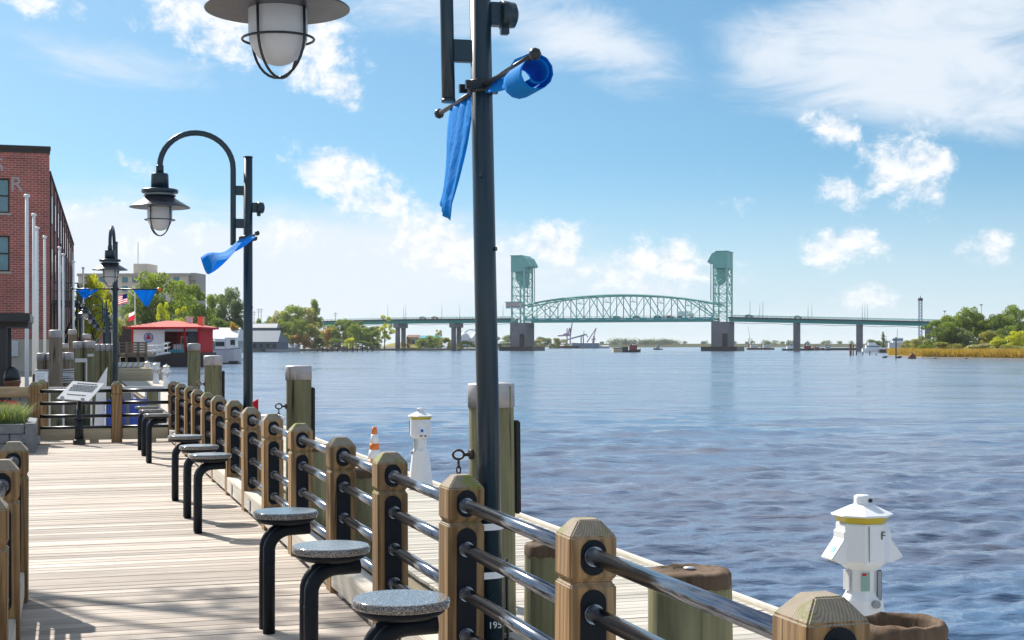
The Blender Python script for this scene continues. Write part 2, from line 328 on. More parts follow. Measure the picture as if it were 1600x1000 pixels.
def leaf(name, a, b, tr=.42):
    if 'marsh' not in name and 'lawn' not in name: a = tuple(x * q for x, q in zip(a, (1.75, 1.8, 1.5))); b = tuple(x * q for x, q in zip(b, (1.75, 1.8, 1.5)))
    m = bpy.data.materials.new(name); m.use_nodes = True; n = m.node_tree; t = NT(m); p = t.b
    v = t.coord((.35, .35, .35)); nz = t.noise(v, 1, 4, .65); v2 = t.coord((3, 3, 3)); nz2 = t.noise(v2, 1, 2, .5)
    c = t.ramp(nz, (.3, a), (.7, b)); c = t.mix(t.mr(nz2, .3, .7, 0, .5), c, tuple(min(1, x * 1.35) for x in b))
    t.col(c); p.inputs['Roughness'].default_value = .6; p.inputs['Specular IOR Level'].default_value = .25
    tb = t.n('ShaderNodeBsdfTranslucent'); t.L(t.mix(1.0, c, (1.35, 1.25, .6), 'MULTIPLY'), tb.inputs[0]); x = t.n('ShaderNodeMixShader'); x.inputs[0].default_value = tr
    t.L(p.outputs[0], x.inputs[1]); t.L(tb.outputs[0], x.inputs[2]); t.L(x.outputs[0], n.nodes['Material Output'].inputs[0]); return m
LF = {'dark': leaf('leaf_dark', (.035, .055, .02), (.085, .12, .04)), 'mid': leaf('leaf_mid', (.055, .085, .022), (.13, .17, .045)),
      'lime': leaf('leaf_lime', (.15, .17, .018), (.30, .31, .035)), 'olive': leaf('leaf_olive', (.085, .095, .035), (.17, .17, .06)),
      'blue': leaf('leaf_bluegreen', (.045, .07, .045), (.10, .13, .085)), 'rust': leaf('leaf_rust', (.14, .08, .03), (.26, .17, .07)),
      'grey': leaf('leaf_grey', (.13, .13, .09), (.24, .24, .17)), 'marsh': leaf('marsh_grass', (.22, .15, .03), (.40, .29, .07)), 'lawn': leaf('lawn', (.20, .19, .03), (.36, .31, .06))}
M_BARK = plain('bark', (.09, .07, .05), .9, var=.3, sc=2)
M_GROUND = plain('bank_ground', (.22, .20, .17), .9, var=.2, sc=.4)
M_CONC = plain('concrete_pier', (.19, .185, .205), .85, var=.2, sc=.25, dirt=.6, dcol=(.10, .085, .08))
M_CONCP = plain('concrete_pale', (.42, .38, .33), .85, var=.12, sc=.5)
M_TEAL = plain('bridge_teal', (.16, .43, .38), .55, var=.1, sc=.3, dirt=.15, dcol=(.25, .4, .38))
M_TEALP = plain('bridge_teal_pale', (.24, .50, .44), .55, var=.1, sc=.3)
M_TEALD = plain('bridge_girder_teal', (.025, .36, .325), .5, var=.1, sc=.2)
M_ASPH = plain('bridge_asphalt', (.06, .06, .065), .9)
M_ORANGE = plain('orange_paint', (.75, .18, .02), .4); M_RED = plain('red_paint', (.55, .02, .03), .75, spec=.15); M_ROOFR = plain('red_metal_roof', (.80, .16, .10), .35, var=.08, sc=1.5)
M_BLUEP = plain('blue_panel', (.01, .06, .42), .4); M_DARK = plain('dark_void', (.02, .02, .025), .8); M_DKBR = plain('dark_brown_fence', (.045, .035, .032), .8)
M_GREY = plain('grey_paint', (.30, .31, .33), .5); M_LGREY = plain('light_grey_paint', (.55, .56, .58), .5); M_BEIGE = plain('beige_stucco', (.64, .57, .49), .85, sc=.3)
M_HULL = plain('dark_hull', (.02, .022, .028), .5); M_RUST = plain('rusty_steel', (.17, .065, .03), .8, var=.35, sc=2); M_STONE = plain('block_stone', (.17, .18, .20), .85, var=.3, sc=9, bump=.6)
M_ROOFB = plain('blue_grey_roof', (.055, .09, .14), .6, sc=.3); M_ROOFW = plain('pale_roof', (.60, .61, .62), .6, sc=.4); M_TURQ = plain('turquoise_paint', (.02, .30, .38), .45)
M_CREAM = plain('cream_fender', (.58, .54, .46), .6, var=.15, sc=3, dirt=.4, dcol=(.3, .26, .2)); M_DRED = plain('dark_red_paint', (.24, .04, .04), .6); M_CHAIN = plain('chain_iron', (.07, .055, .05), .6, .4, var=.4, sc=30); M_TURQG = plain('green_label', (.25, .40, .35), .5); M_ROOFSALM = plain('pale_blue_field', (.30, .42, .60), .5); M_RUB = plain('black_rubber', (.015, .015, .017), .7, var=.3); M_PINK = plain('red_flower', (.55, .03, .06), .6); M_CRANE = plain('crane_lilac', (.30, .22, .34), .6); M_CRANEB = plain('crane_blue', (.12, .20, .30), .6)
def glass(name, col):
    m = M(name, col, .06, 0, 1.0); t = NT(m); n = t.noise(t.coord((1.2, 1.2, 1.2)), 1, 4, .6); t.col(t.ramp(n, (.3, tuple(x * .5 for x in col)), (.7, col))); return m
M_PANE = glass('window_glass', (.03, .22, .30)); M_BPANE = plain('boat_window', (.03, .05, .06), .5, spec=.2)
m = M('red_brick', (.3, .09, .07), .85); t = NT(m); tc_ = t.n('ShaderNodeTexCoord'); sx = t.n('ShaderNodeSeparateXYZ'); t.L(tc_.outputs['Object'], sx.inputs[0])
ad = t.n('ShaderNodeMath', operation='ADD'); t.L(sx.outputs[0], ad.inputs[0]); t.L(sx.outputs[1], ad.inputs[1]); cb = t.n('ShaderNodeCombineXYZ'); t.L(ad.outputs[0], cb.inputs[0]); t.L(sx.outputs[2], cb.inputs[1])
br = t.n('ShaderNodeTexBrick'); br.inputs['Scale'].default_value = 1; br.inputs['Brick Width'].default_value = .42; br.inputs['Row Height'].default_value = .15; br.inputs['Mortar Size'].default_value = .014
br.inputs['Color1'].default_value = (.45, .115, .09, 1); br.inputs['Color2'].default_value = (.30, .085, .072, 1); br.inputs['Mortar'].default_value = (.55, .38, .33, 1); t.L(cb.outputs[0], br.inputs['Vector'])
nz = t.noise(t.coord((.5, .5, .5), rand=False), 1, 6, .7); t.col(t.mix(1.0, br.outputs[0], t.ramp(nz, (.3, (.7, .7, .7)), (.7, (1.2, 1.15, 1.15))), 'MULTIPLY')); M_BRICK = m
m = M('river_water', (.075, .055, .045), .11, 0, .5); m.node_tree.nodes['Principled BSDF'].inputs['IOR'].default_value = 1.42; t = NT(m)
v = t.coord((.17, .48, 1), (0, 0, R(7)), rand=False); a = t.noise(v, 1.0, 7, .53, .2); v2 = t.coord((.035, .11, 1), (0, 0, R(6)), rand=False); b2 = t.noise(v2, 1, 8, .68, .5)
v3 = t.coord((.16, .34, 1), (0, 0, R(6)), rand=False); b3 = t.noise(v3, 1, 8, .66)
c = t.ramp(b2, (.40, (.085, .150, .25)), (.62, (.135, .155, .215))); c = t.mix(t.mr(b3, .57, .68, 0, .60), c, (.15, .115, .115)); t.col(c)  # blue of the reflected sky is put into the base colour, under brown patches
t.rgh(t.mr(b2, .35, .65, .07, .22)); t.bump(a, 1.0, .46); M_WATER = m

# ------------------------------------------------------------------ river
def river():
    rr = np.concatenate([1 / np.linspace(1 / 5., 1 / 300., 1250), np.geomspace(303, 12000, 70)])
    th = np.concatenate([np.linspace(-88, -25, 30), np.linspace(-24.8, 24.8, 420), np.linspace(25, 88, 30)]) * math.pi / 180
    dr = np.gradient(rr); rg = np.random.default_rng(3)
    Rr, Th = np.meshgrid(rr, th, indexing='ij'); X = Rr * np.sin(Th); Y = Rr * np.cos(Th); Z = np.zeros_like(X)
    for k in range(110):
        lam = math.exp(rg.uniform(math.log(.22), math.log(2.6))); a = rg.normal(0, .38) + math.pi / 2 + .15
        kx, ky = math.cos(a) * 2 * math.pi / lam, math.sin(a) * 2 * math.pi / lam
        amp = .0050 * lam ** .66 * rg.uniform(.5, 1.3)
        fade = np.clip(lam / (2.6 * dr) - .6, 0, 1)[:, None]
        ph = kx * X + ky * Y + rg.uniform(0, 6.28)
        Z += amp * fade * (np.sin(ph) + .25 * np.cos(2 * ph))
    for k in range(30):
        lam = math.exp(rg.uniform(math.log(3.6), math.log(16.0))); a = rg.normal(0, .4) + math.pi / 2 + .15
        kx, ky = math.cos(a) * 2 * math.pi / lam, math.sin(a) * 2 * math.pi / lam
        Z += .0030 * lam ** .6 * np.clip(lam / (2.6 * dr) - .6, 0, 1)[:, None] * np.sin(kx * X + ky * Y + rg.uniform(0, 6.28))
    gust = 0.75 + .45 * np.sin(X * .07 + 1.3 * np.sin(Y * .03)) * np.sin(Y * .045 + X * .02)
    Z = Z * np.clip(gust, .35, 1.25) + WZ
    n, m_ = X.shape; vs = np.stack([X, Y, Z], -1).reshape(-1, 3).astype(np.float32)
    i = np.arange(n - 1)[:, None] * m_ + np.arange(m_ - 1)[None, :]; q = np.stack([i, i + 1, i + m_ + 1, i + m_], -1).reshape(-1, 4)[:, ::-1].astype(np.int32)
    me = bpy.data.meshes.new('river'); me.vertices.add(len(vs)); me.vertices.foreach_set('co', vs.ravel())
    me.loops.add(q.size); me.loops.foreach_set('vertex_index', q.ravel()); me.polygons.add(len(q))
    me.polygons.foreach_set('loop_start', np.arange(len(q), dtype=np.int32) * 4); me.polygons.foreach_set('loop_total', np.full(len(q), 4, np.int32))
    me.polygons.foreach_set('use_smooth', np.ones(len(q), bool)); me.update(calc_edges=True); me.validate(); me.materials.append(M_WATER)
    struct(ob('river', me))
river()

# ------------------------------------------------------------------ land
def land(name, pts, top, mat, bot=WZ - 1.2):
    mb = MB(); mb.prism([(p[0], p[1]) for p in pts], bot, top); return struct(mb.build(name, mat))
g = [UV(-12, -1.55), UV(26.6, -1.55), UV(27, -3.2), UV(53, -3.2), UV(53.5, 2.3), UV(128, 2.6), UV(132, 5), UV(190, 7), UV(250, 12), Vector((X_(330, 420), 420, 0)), Vector((X_(392, 690), 690, 0)), Vector((X_(500, 760), 760, 0)),
     Vector((X_(600, 830), 830, 0)), Vector((X_(770, 880), 880, 0)), Vector((X_(785, 1100), 1100, 0)), Vector((-600, 1200, 0)), Vector((-700, 100, 0)), Vector((-120, -40, 0)), UV(-12, -20)]
land('riverbank', g, -.03, M_GROUND)
g = [Vector((X_(1388, 415), 415, 0)), Vector((X_(1440, 345), 345, 0)), Vector((X_(1600, 305), 305, 0)), Vector((220, 240, 0)), Vector((500, 200, 0)), Vector((900, 700, 0)), Vector((500, 900, 0)), Vector((X_(1500, 760), 760, 0)), Vector((X_(1440, 560), 560, 0))]
land('marsh_island', g, WZ + .25, M_GROUND)
mb = MB()
def shore(x0, x1, Y0, Y1, h):      # the low far banks near the horizon
    mb.prism([(X_(x0, Y0), Y0), (X_(x1, Y1), Y1), (X_(x1, Y1), Y1 + 300), (X_(x0, Y0), Y0 + 300)], WZ - 2, WZ + h)
shore(700, 1700, 2600, 2900, 6.5)
struct(mb.build('far_bank', LF['grey']))

# ------------------------------------------------------------------ boardwalk
VP = 1.79                                           # centre line of the river railing
def u_of(Y, v): return (Y - v * SA) / CA
bw = MB()
for v in (-.35, .35, 1.05, 1.75): bw.box(v - .06, v + .06, -1.5, 26.9, -.32, -.045)
bw.box(1.98, 2.05, -1.5, 26.9, -.34, -.002)
bw = struct(bw.build('boardwalk', M_WHALE, loc=UV(0, 0), rz=AL))
BP = .146
def plank_mesh(x0, x1, wd, th, mat, name='plank'):
    mb = MB(); mb.box(x0, x1, -wd / 2, wd / 2, -th, 0); return mb.mesh(name, mat, .004, 1)
pm = plank_mesh(-.47, 1.975, BP - .007, .04, M_DECK)
pm_in = plank_mesh(-.62, 1.975, BP - .007, .04, M_DECK)
n = int(28.4 / BP)
for i in range(n):
    u = -1.5 + i * BP
    if u > 26.85: break
    o = ob('plank', pm if u < 9.6 else pm_in, bw, (0, u, rnd.uniform(-.002, .0015)))
    o.rotation_euler = (rnd.uniform(-.006, .006), rnd.uniform(-.0006, .0006), rnd.uniform(-.0012, .0012))
pv_ = MB(); pv_.prism([tuple(UV(-12, -.63)[:2]), tuple(UV(26.6, -.63)[:2]), tuple(UV(26.6, -6)[:2]), tuple(UV(-12, -6)[:2])], -.2, -.022)
struct(pv_.build('side_pavement', M_CONCP))

# ------------------------------------------------------------------ railings
PW = .0885
def post_mesh(mat):
    mb = MB(); a = PW
    prof = [(a, .0), (a, .818), (a - .014, .826), (a - .014, .836), (a, .844), (a, .992), (a - .048, 1.05)]
    vs = []; fs = []
    for (r, z) in prof: vs += [(-r, -r, z), (r, -r, z), (r, r, z), (-r, r, z)]
    for i in range(len(prof) - 1):
        for k in range(4): fs.append((i * 4 + k, i * 4 + (k + 1) % 4, i * 4 + 4 + (k + 1) % 4, i * 4 + 4 + k))
    fs += [(3, 2, 1, 0), tuple(len(vs) - 4 + k for k in range(4))]
    mb.add(vs, fs); return mb.mesh('post', mat, .005, 2)
def slot(cx, z0, z1, hw, y0, y1, n=10):
    pts = [(cx + hw * math.cos(t), z1 - hw + hw * math.sin(t)) for t in [math.pi * i / n for i in range(n + 1)]]
    pts += [(cx + hw * math.cos(t), z0 + hw + hw * math.sin(t)) for t in [math.pi + math.pi * i / n for i in range(n + 1)]]
    mb = MB(); mb.prism(pts, y0, y1, 'y'); return mb
def plates(side):
    y0, y1 = (-PW - .006, -PW + .002) if side < 0 else (PW - .002, PW + .006)
    a = slot(0, .856, .984, .048, y0, y1)
    b = slot(0, .232, .806, .048, y0, y1)
    return a.mesh('rail_plate', M_BLACKM), b.mesh('rail_plate', M_BLACKM)
PM = post_mesh(M_POST); PLN = plates(-1); PLP = plates(1)
RAILZ = (.92, .715, .505, .31)
def make_railing(root, posts, axis='u', kerb=True, rail_mat=M_STEEL, kmat=M_BEAM, lastplate=True, vents=()):
    """posts: list of local positions along the railing (local y); rails and kerbs between neighbours"""
    for i, p in enumerate(posts):
        o = ob('post', PM, root, (0, p, 0)); o.rotation_euler = (0, 0, rnd.choice((0, 0, 0, math.pi)))
        o.rotation_euler.z += rnd.uniform(-.03, .03); o.location.z += rnd.uniform(-.010, .008); o.rotation_euler.x = rnd.uniform(-.006, .006); o.rotation_euler.y = rnd.uniform(-.006, .006)
        for pl in PLN + PLP: ob('rail_plate', pl, o)
    for a, b in zip(posts[:-1], posts[1:]):
        for z in RAILZ:
            mb = MB(); mb.cyl((0, a + PW - .03, z), (0, b - PW + .03, z), .03, n=20)
            mb.cyl((0, a + PW + .003, z), (0, a + PW + .02, z), .036, n=20); mb.cyl((0, b - PW - .02, z), (0, b - PW - .003, z), .036, n=20)
            mb.build('rail', rail_mat, root)
        if kerb:
            mb = MB(); mb.box(-PW + .004, PW - .02, a + PW + .004, b - PW - .004, .04, .205); k = mb.build('kerb_board', kmat, root, .006)
            mb = MB(); mb.box(-PW + .03, PW - .05, a + PW + .12, a + PW + .26, .0, .0405); mb.box(-PW + .03, PW - .05, b - PW - .26, b - PW - .12, .0, .0405); mb.build('kerb_block', kmat, root)
            if round(a, 2) in vents:
                c = (a + b) / 2 + .22; mb = MB(); mb.box(-PW - .003, -PW + .006, c - .08, c + .08, .065, .165)
                g_ = mb.build('vent', M_BLACK, k); mb = MB()
                for q in range(5): mb.box(-PW - .007, -PW - .002, c - .07, c + .07, .073 + q * .018, .084 + q * .018)
                mb.build('vent_louvre', M_LGREY, k)
PY = [1.9, 3.55, 5.15, 6.77, 8.24, 9.72, 11.39, 12.95, 14.43, 15.97, 17.5, 18.86, 20.3, 21.5, 23.3, 24.9]
PU = [round(u_of(y, VP), 2) for y in PY]
rr_ = thing('railing', 'long wooden post railing with four steel bars running along the river side', 'railing', UV(0, VP), AL)
make_railing(rr_, PU, vents=tuple(PU[i] for i in (3, 5, 7, 8, 10, 12)))
lr = thing('railing', 'short wooden post railing at the left edge of the boardwalk', 'railing', UV(0, -.24 - PW), AL)
make_railing(lr, [round(u_of(y, -.3), 2) for y in (2.9, 4.45, 6.0, 7.72, 9.28)], vents=())
# the cross fence at the end of this stretch
UE = PU[-1]
cf = thing('railing', 'wooden fence with black bars crossing the far end of the boardwalk', 'railing', UV(UE, VP), AL + math.pi / 2)
cp = [round(VP - v, 3) for v in (.83, -.52)]
for p in cp:
    o = ob('post', PM, cf, (0, p, 0)); o.rotation_euler.z = rnd.uniform(-.02, .02)
    for pl in PLN + PLP: ob('rail_plate', pl, o)
for a, b in zip([0] + cp[:-1], cp):
    for z in (.89, .68, .46, .26): mb = MB(); mb.cyl((0, a + PW - .03, z), (0, b - PW + .03, z), .03, n=16); mb.build('rail', M_BLACK, cf)
    mb = MB(); mb.box(-.06, .06, a + PW + .004, b - PW - .004, .05, .245); mb.build('kerb_board', M_BEAM if 0 else M_WHALE, cf, .006)
    mb = MB(); mb.box(-.04, .04, a + .3, a + .45, 0, .0505); mb.build('kerb_block', M_WHALE, cf)
mb = MB(); mb.box(-PW - .004, PW + .004, cp[-1] - PW - .004, cp[-1] + PW + .004, 0, .14); mb.build('post_shoe', M_GALV, cf)
# fence that carries on behind it, with mossy heads
mf = thing('fence', 'row of mossy headed wooden posts behind the left end of the cross fence', 'fence', UV(UE + 1.4, -.5), AL)
for i in range(4):
    o = ob('post', PM, mf, (.02 * i, i * 1.3, -.05)); 
    for pl in PLN: ob('rail_plate', pl, o)
for a in range(3):
    for z in RAILZ: mb = MB(); mb.cyl((0, a * 1.3 + PW - .03, z - .05), (0, a * 1.3 + 1.3 - PW + .03, z - .05), .03, n=10); mb.build('rail', M_BLACK, mf)
mb = MB(); mb.box(-2.2, -PW - .01, -.07, .07, .78, .93); mb.build('top_beam', M_BEAMX, mf, .005)
mb = MB(); mb.box(-2.2, -PW - .01, .10, .24, .74, .78); mb.build('lower_beam', M_BEAMX, mf, .005)

# ------------------------------------------------------------------ stools
def stool():
    root = thing('stool', '', 'stool', group='granite topped stools along the railing')
    mb = MB(); r = .19
    mb.lathe([(r - .008, .664), (r, .669), (r, .691), (r - .003, .697), (r - .010, .70)], 48); mb.build('seat', M_GRAN, root)
    mb = MB(); mb.lathe([(r - .05, .630), (r - .02, .648), (r - .02, .6645)], 36); mb.build('seat_plate', M_BLACKM, root)
    for s in (-1, 1):
        pts = [(-.11, s * .075, 0), (-.11, s * .075, .40)]; b = .13
        for k in range(1, 10):
            t = math.pi / 2 * k / 9; pts.append((-.11 + b * (1 - math.cos(t)), s * .075 * (1 - .25 * k / 9), .475 + b * math.sin(t) * .93))
        pts += [(.13, s * .05, .598)]
        mb = MB(); mb.tube(pts, .035, 18)
        mb.lathe([(.035, 0), (.030, .012), (.018, .018), (0.0, .02)], 10, (0, 0, 0)) if 0 else None
        mb.cyl((-.11, s * .075, .415), (-.11, s * .075, .422), .0362, n=18)
        mb.build('leg', M_BLACKM, root)
    return root
SL = ['nearest granite stool, cut by the bottom of the picture', 'second nearest granite stool beside the railing', 'third nearest granite stool, its full legs in view',
      'nearest stool of the middle three along the railing', 'middle stool of the middle three along the railing', 'farthest stool of the middle three along the railing',
      'nearest stool of the far three by the cross fence', 'middle stool of the far three by the cross fence', 'farthest stool of the far three by the cross fence']
s0 = stool()
for i, y in enumerate((5.48, 6.92, 8.36, 12.75, 13.85, 15.4, 20.3, 21.6, 22.8)):
    o = s0 if i == 0 else copy_tree(s0)
    o.location = UV(u_of(y, 1.23), 1.23); o.rotation_euler = (0, 0, AL + rnd.uniform(-.05, .05)); o['label'] = SL[i]

# ------------------------------------------------------------------ street lamps (arm towards local -x, pennant arms along local y)
def lamp(detail=True):
    root = thing('street_lamp', '', 'street lamp', group='hooded street lamps along the walkway')
    ns = 24 if detail else 10
    mb = MB(); mb.cyl((0, 0, 0), (0, 0, 3.79), .056, .050, ns); mb.cyl((0, 0, 3.785), (0, 0, 3.80), .053, n=ns)
    for zz, a in ((2.45, 4.2), (2.62, 2.0), (2.10, 5.5)): mb.cyl((.05 * math.cos(a), .05 * math.sin(a), zz), (.064 * math.cos(a), .064 * math.sin(a), zz), .010, n=8)
    mb.build('pole', M_NAVY, root)
    ax = -.165; pts = [(ax, 0, 2.80), (ax, 0, 3.2), (ax, 0, 3.64)]; rx, rz_ = .40, .385
    k_n = 18 if detail else 9
    for k in range(1, k_n + 1):
        t = math.pi * k / k_n; pts.append((ax - rx + rx * math.cos(t), 0, 3.655 + rz_ * math.sin(t)))
    lx = ax - 2 * rx
    pts.append((lx, 0, 3.60))
    mb = MB(); mb.tube(pts, .032, ns // 2 + 4)
    mb.cyl((ax, 0, 2.797), (ax, 0, 2.812), .034, n=ns); arm = mb.build('arm', M_NAVY, root)
    for z0 in (2.99, 3.36): mb = MB(); mb.box(ax + .025, -.045, -.022, .022, z0, z0 + .105); mb.build('arm_bracket', M_NAVY, root, .004)
    mb = MB(); mb.box(.045, .10, -.03, .03, 3.17, 3.28); mb.cyl((.10, 0, 3.225), (.17, 0, 3.225), .07, .06, n=16); mb.cyl((.17, 0, 3.225), (.185, 0, 3.225), .06, .03, 16); mb.box(.10, .14, -.018, .018, 3.13, 3.17); mb.build('floodlight', M_NAVY, root, .004)
    mb = MB(); c = (lx, 0, 0)
    mb.lathe([(.042, 3.575), (.042, 3.66), (.036, 3.665)], ns, c)
    mb.lathe([(.098, 3.40), (.094, 3.55), (.088, 3.572), (.05, 3.576)], ns, c)
    mb.lathe([(.19, 3.355), (.20, 3.365), (.20, 3.388), (.19, 3.398), (.10, 3.402)], ns, c)
    mb.lathe([(.165, 3.316), (.172, 3.322), (.172, 3.334), (.10, 3.338)], ns, c)
    hd = mb.build('lamp_head', M_NAVY, root)
    mb = MB(); mb.lathe([(.14, 3.325), (.14, 3.36)], ns, c); mb.build('head_collar', M_GALV, hd)
    mb = MB(); mb.lathe([(.328, 3.195), (.33, 3.20), (.325, 3.205), (.24, 3.255), (.18, 3.29), (.15, 3.318), (.145, 3.318), (.17, 3.285), (.23, 3.248), (.32, 3.198), (.328, 3.195)], ns * 2, c); mb.build('hood', M_HOODI, root)
    mb = MB(); mb.lathe([(.135, 3.32), (.135, 3.09)] + [(.135 * math.cos(t), 3.09 - .15 * math.sin(t)) for t in [math.pi / 2 * i / 8 for i in range(1, 9)]], ns, c); mb.build('globe', M_GLOBE, root)
    mb = MB()
    for a in (math.pi / 4, math.pi * 3 / 4):
        p = [(lx + .148 * math.cos(a), .148 * math.sin(a), 3.30), (lx + .148 * math.cos(a), .148 * math.sin(a), 3.08)]
        for k in range(1, 16):
            t = math.pi * k / 16; p.append((lx + .148 * math.cos(t) * math.cos(a), .148 * math.cos(t) * math.sin(a), 3.08 - .195 * math.sin(t)))
        p += [(lx - .148 * math.cos(a), -.148 * math.sin(a), 3.08), (lx - .148 * math.cos(a), -.148 * math.sin(a), 3.30)]
        mb.tube(p, .0065, 8)
    mb.tube([(lx + .163 * math.cos(t), .163 * math.sin(t), 3.06) for t in [2 * math.pi * i / 28 for i in range(29)]], .006, 6, False); mb.build('cage', M_BLACK, root)
    if detail:
        mb = MB(); mb.lathe([(.066, 2.845), (.070, 2.85), (.070, 2.90), (.066, 2.905)], 20); 
        for s in (-1, 1):
            mb.box(-.095, .095, s * .058 - .012, s * .058 + .012, 2.855, 2.895); mb.cyl((-.08, s * .078, 2.875), (-.08, s * .05, 2.875), .012, n=8); mb.cyl((.08, s * .078, 2.875), (.08, s * .05, 2.875), .012, n=8)
        mb.build('clamp', M_BLACK, root)
        for s in (-1, 1):
            mb = MB(); mb.cyl((0, s * .05, 2.875), (0, s * .80, 2.875), .013, n=10)
            mb.lathe([(0, -.028), (.02, -.02), (.028, 0), (.02, .02), (0, .028)], 12, (0, s * .81, 2.875)); mb.build('banner_arm', M_BLACK, root)
    return root
LU = PU[3] - .004
l1 = lamp(); l1.location = UV(LU, 1.95, .03); l1.rotation_euler = (0, R(-1.15), AL); l1['label'] = 'nearest street lamp, its tall dark pole crossing the middle of the view'
# white straps and the number plate on the near pole
for zz in (.78, .55):
    mb = MB(); pts = [(-.0705, -.064, zz), (0, -.064, zz)] + [(.064 * math.sin(t), -.064 * math.cos(t), zz) for t in [math.pi * i / 10 for i in range(1, 11)]] + [(-.0705, .064, zz)]
    mb.add([p for q in pts for p in ((q[0], q[1], zz - .016), (q[0], q[1], zz + .016))], [(2 * i, 2 * i + 2, 2 * i + 3, 2 * i + 1) for i in range(len(pts) - 1)]); mb.build('strap', M_WHITE, l1)
tm = text_mesh('195', .045, M_WHITE); o = ob('number', tm, l1, (-.002, -.0590, .312)); o.rotation_euler = (R(90), 0, R(-6)); 
mb = MB(); mb.cyl((.075, -.01, -.2), (.075, -.01, .62), .008, n=8); mb.build('conduit', M_BLACK, l1)
l2 = copy_tree(l1)
for ch in list(l2.children):
    if ch.name.split('.')[0] in ('strap', 'number'): bpy.data.objects.remove(ch)
l2.location = UV(PU[9], 1.95); l2.rotation_euler = (0, 0, AL); l2['label'] = 'second nearest street lamp with gooseneck arm, beside the railing'
l3 = copy_tree(l2); l3.location = (X_(180, 27.8), 27.8, -.1); l3.rotation_euler = (0, 0, math.atan2(X_(180, 27.8), -27.8) * 0 + R(100)); l3['label'] = 'third street lamp, behind the cross fence, two pennants on its arms'
lf = lamp(False); fl = [(67, 166, 'first and largest of the row of distant street lamps behind the third lamp'), (82, 168, 'second of the row of distant street lamps by the brick building'), (100, 169.5, 'third of the row of distant street lamps by the brick building'), (122, 171, 'smallest and farthest of the row of distant street lamps')]
for i, (y, x, lb) in enumerate(fl):
    o = lf if i == 0 else copy_tree(lf); o.location = (X_(x, y), y, -.03); o.rotation_euler = (0, 0, AL); o['label'] = lb

# pennants
def sheet(mb, fn, nu, nv, th=.002):
    mb.grid(fn, nu, nv); return mb
def pennant(name, label, root, fn, nu=14, nv=18):
    mb = MB(); mb.grid(fn, nu, nv); o = mb.build(name, M_BLUE); md = o.modifiers.new('thick', 'SOLIDIFY'); md.thickness = .002
    o.location = root.location; o.rotation_euler = root.rotation_euler; return tag(o, label, 'pennant', 'blue pennants on the lamp posts')
def hang(s, y0, y1, drop, lean, wx):
    def fn(a, b):
        y = s * (y0 + (y1 - y0) * a) ; c = s * (y0 + (y1 - y0) * .62); k = b ** 1.0
        y = y + (c - y) * k * .86 + s * lean * k
        x = wx * math.sin(3.0 * a + 2.2 * b) * (.25 + b) + .012 * math.sin(16 * a + 4 * b) * (1 - .4 * b)
        return (x, y, 2.865 - drop * b * (1 - .12 * abs(a - .6)))
    return fn
def hang1(a, b):
    y = .14 + .44 * a; y2 = .20 + .30 * a; k = min(1, b * 1.6); y = y + (y2 - y) * k + .05 * b
    drop = .50 + .06 * (1 - a); x = -.075 * b - .02 * b * b + .018 * math.sin(5.5 * a + 3.2 * b) * min(1, .2 + b) + .006 * math.sin(22 * a + 5 * b)
    return (x, y, 2.868 - drop * b - (.05 * (1 - a) if b > .97 else 0))
pennant('pennant', 'blue pennant hanging down left of the nearest lamp pole', l1, hang1)
def loop(a, b):     # the pennant on the near side has blown round its own arm
    t = b * 1.0
    if t < .35:
        k = t / .35; return ((a - .5) * .05 * (1 - k) + .012, -.10 - .42 * k, 2.86 + (a - .5) * .11 * (.5 + .6 * k) - .05 * k * (1 - k))
    k = (t - .35) / .65; th = -.3 + 10.5 * k; rr = .088 - .040 * k
    return (.01 + rr * math.sin(th) + .02, -.46 - .26 * a - .03 * k, 2.865 - .03 + rr * .98 * math.cos(th) - .02)
pennant('pennant', 'blue pennant curled in a loop right of the nearest lamp pole', l1, loop, 8, 34)
def blown(a, b):
    y = -.15 - .62 * a; x = -.50 * b * (1 - .25 * (a - .3)) ; yy = y + b * .16
    z = 2.87 - .24 * b - .16 * b * math.sin(2.6 * a) + .03 * math.sin(9 * b + 5 * a)
    w = 1 - .35 * b; return (x, -.45 + (yy + .45) * w, z)
pennant('pennant', 'blue pennant blown out to the left of the second lamp', l2, blown)
pennant('pennant', 'blue triangular pennant on the right arm of the third lamp', l3, hang(-1, .34, .80, .34, -.02, .03))
def crump(a, b):
    y = .30 + .46 * a; k = b; c = .60; return (.05 * math.sin(9 * a + 7 * b), y + (c - y) * k * .8, 2.87 - .17 * b + .02 * math.sin(14 * a))
pennant('pennant', 'crumpled light blue pennant on the left arm of the third lamp', l3, crump)
mb = MB(); mb.lathe([(0, -.04), (.035, -.03), (.035, .03), (0, .04)], 10, (0, 0, 0)); o = mb.build('arm_end_cap', M_ORANGE, l3); o.location = (0, -.84, 2.875); o.rotation_euler = (R(90), 0, 0)

# ------------------------------------------------------------------ piles
def pile_body(mb, r, z0, z1, seed, n=26, taper=1.05, rows=14):
    q = random.Random(seed); ph = [q.uniform(0, 6.28) for _ in range(6)]
    def rad(t, f): return r * (taper + (1 - taper) * f) * (1 + .03 * math.sin(2 * t + ph[0] + f) + .022 * math.sin(5 * t + ph[1] + f) + .018 * math.sin(11 * t + ph[2] + 2 * f) + .016 * math.sin(17 * t + ph[3]) + .012 * math.sin(3 * t + 9 * f + ph[4]))
    vs = []
    for j in range(rows + 1):
        f = j / rows
        for k in range(n): t = 2 * math.pi * k / n; vs.append((rad(t, f) * math.cos(t), rad(t, f) * math.sin(t), z0 + (z1 - z0) * f))
    mb.add(vs, [(j * n + k, j * n + (k + 1) % n, (j + 1) * n + (k + 1) % n, (j + 1) * n + k) for j in range(rows) for k in range(n)], True)
    return vs[-n:]
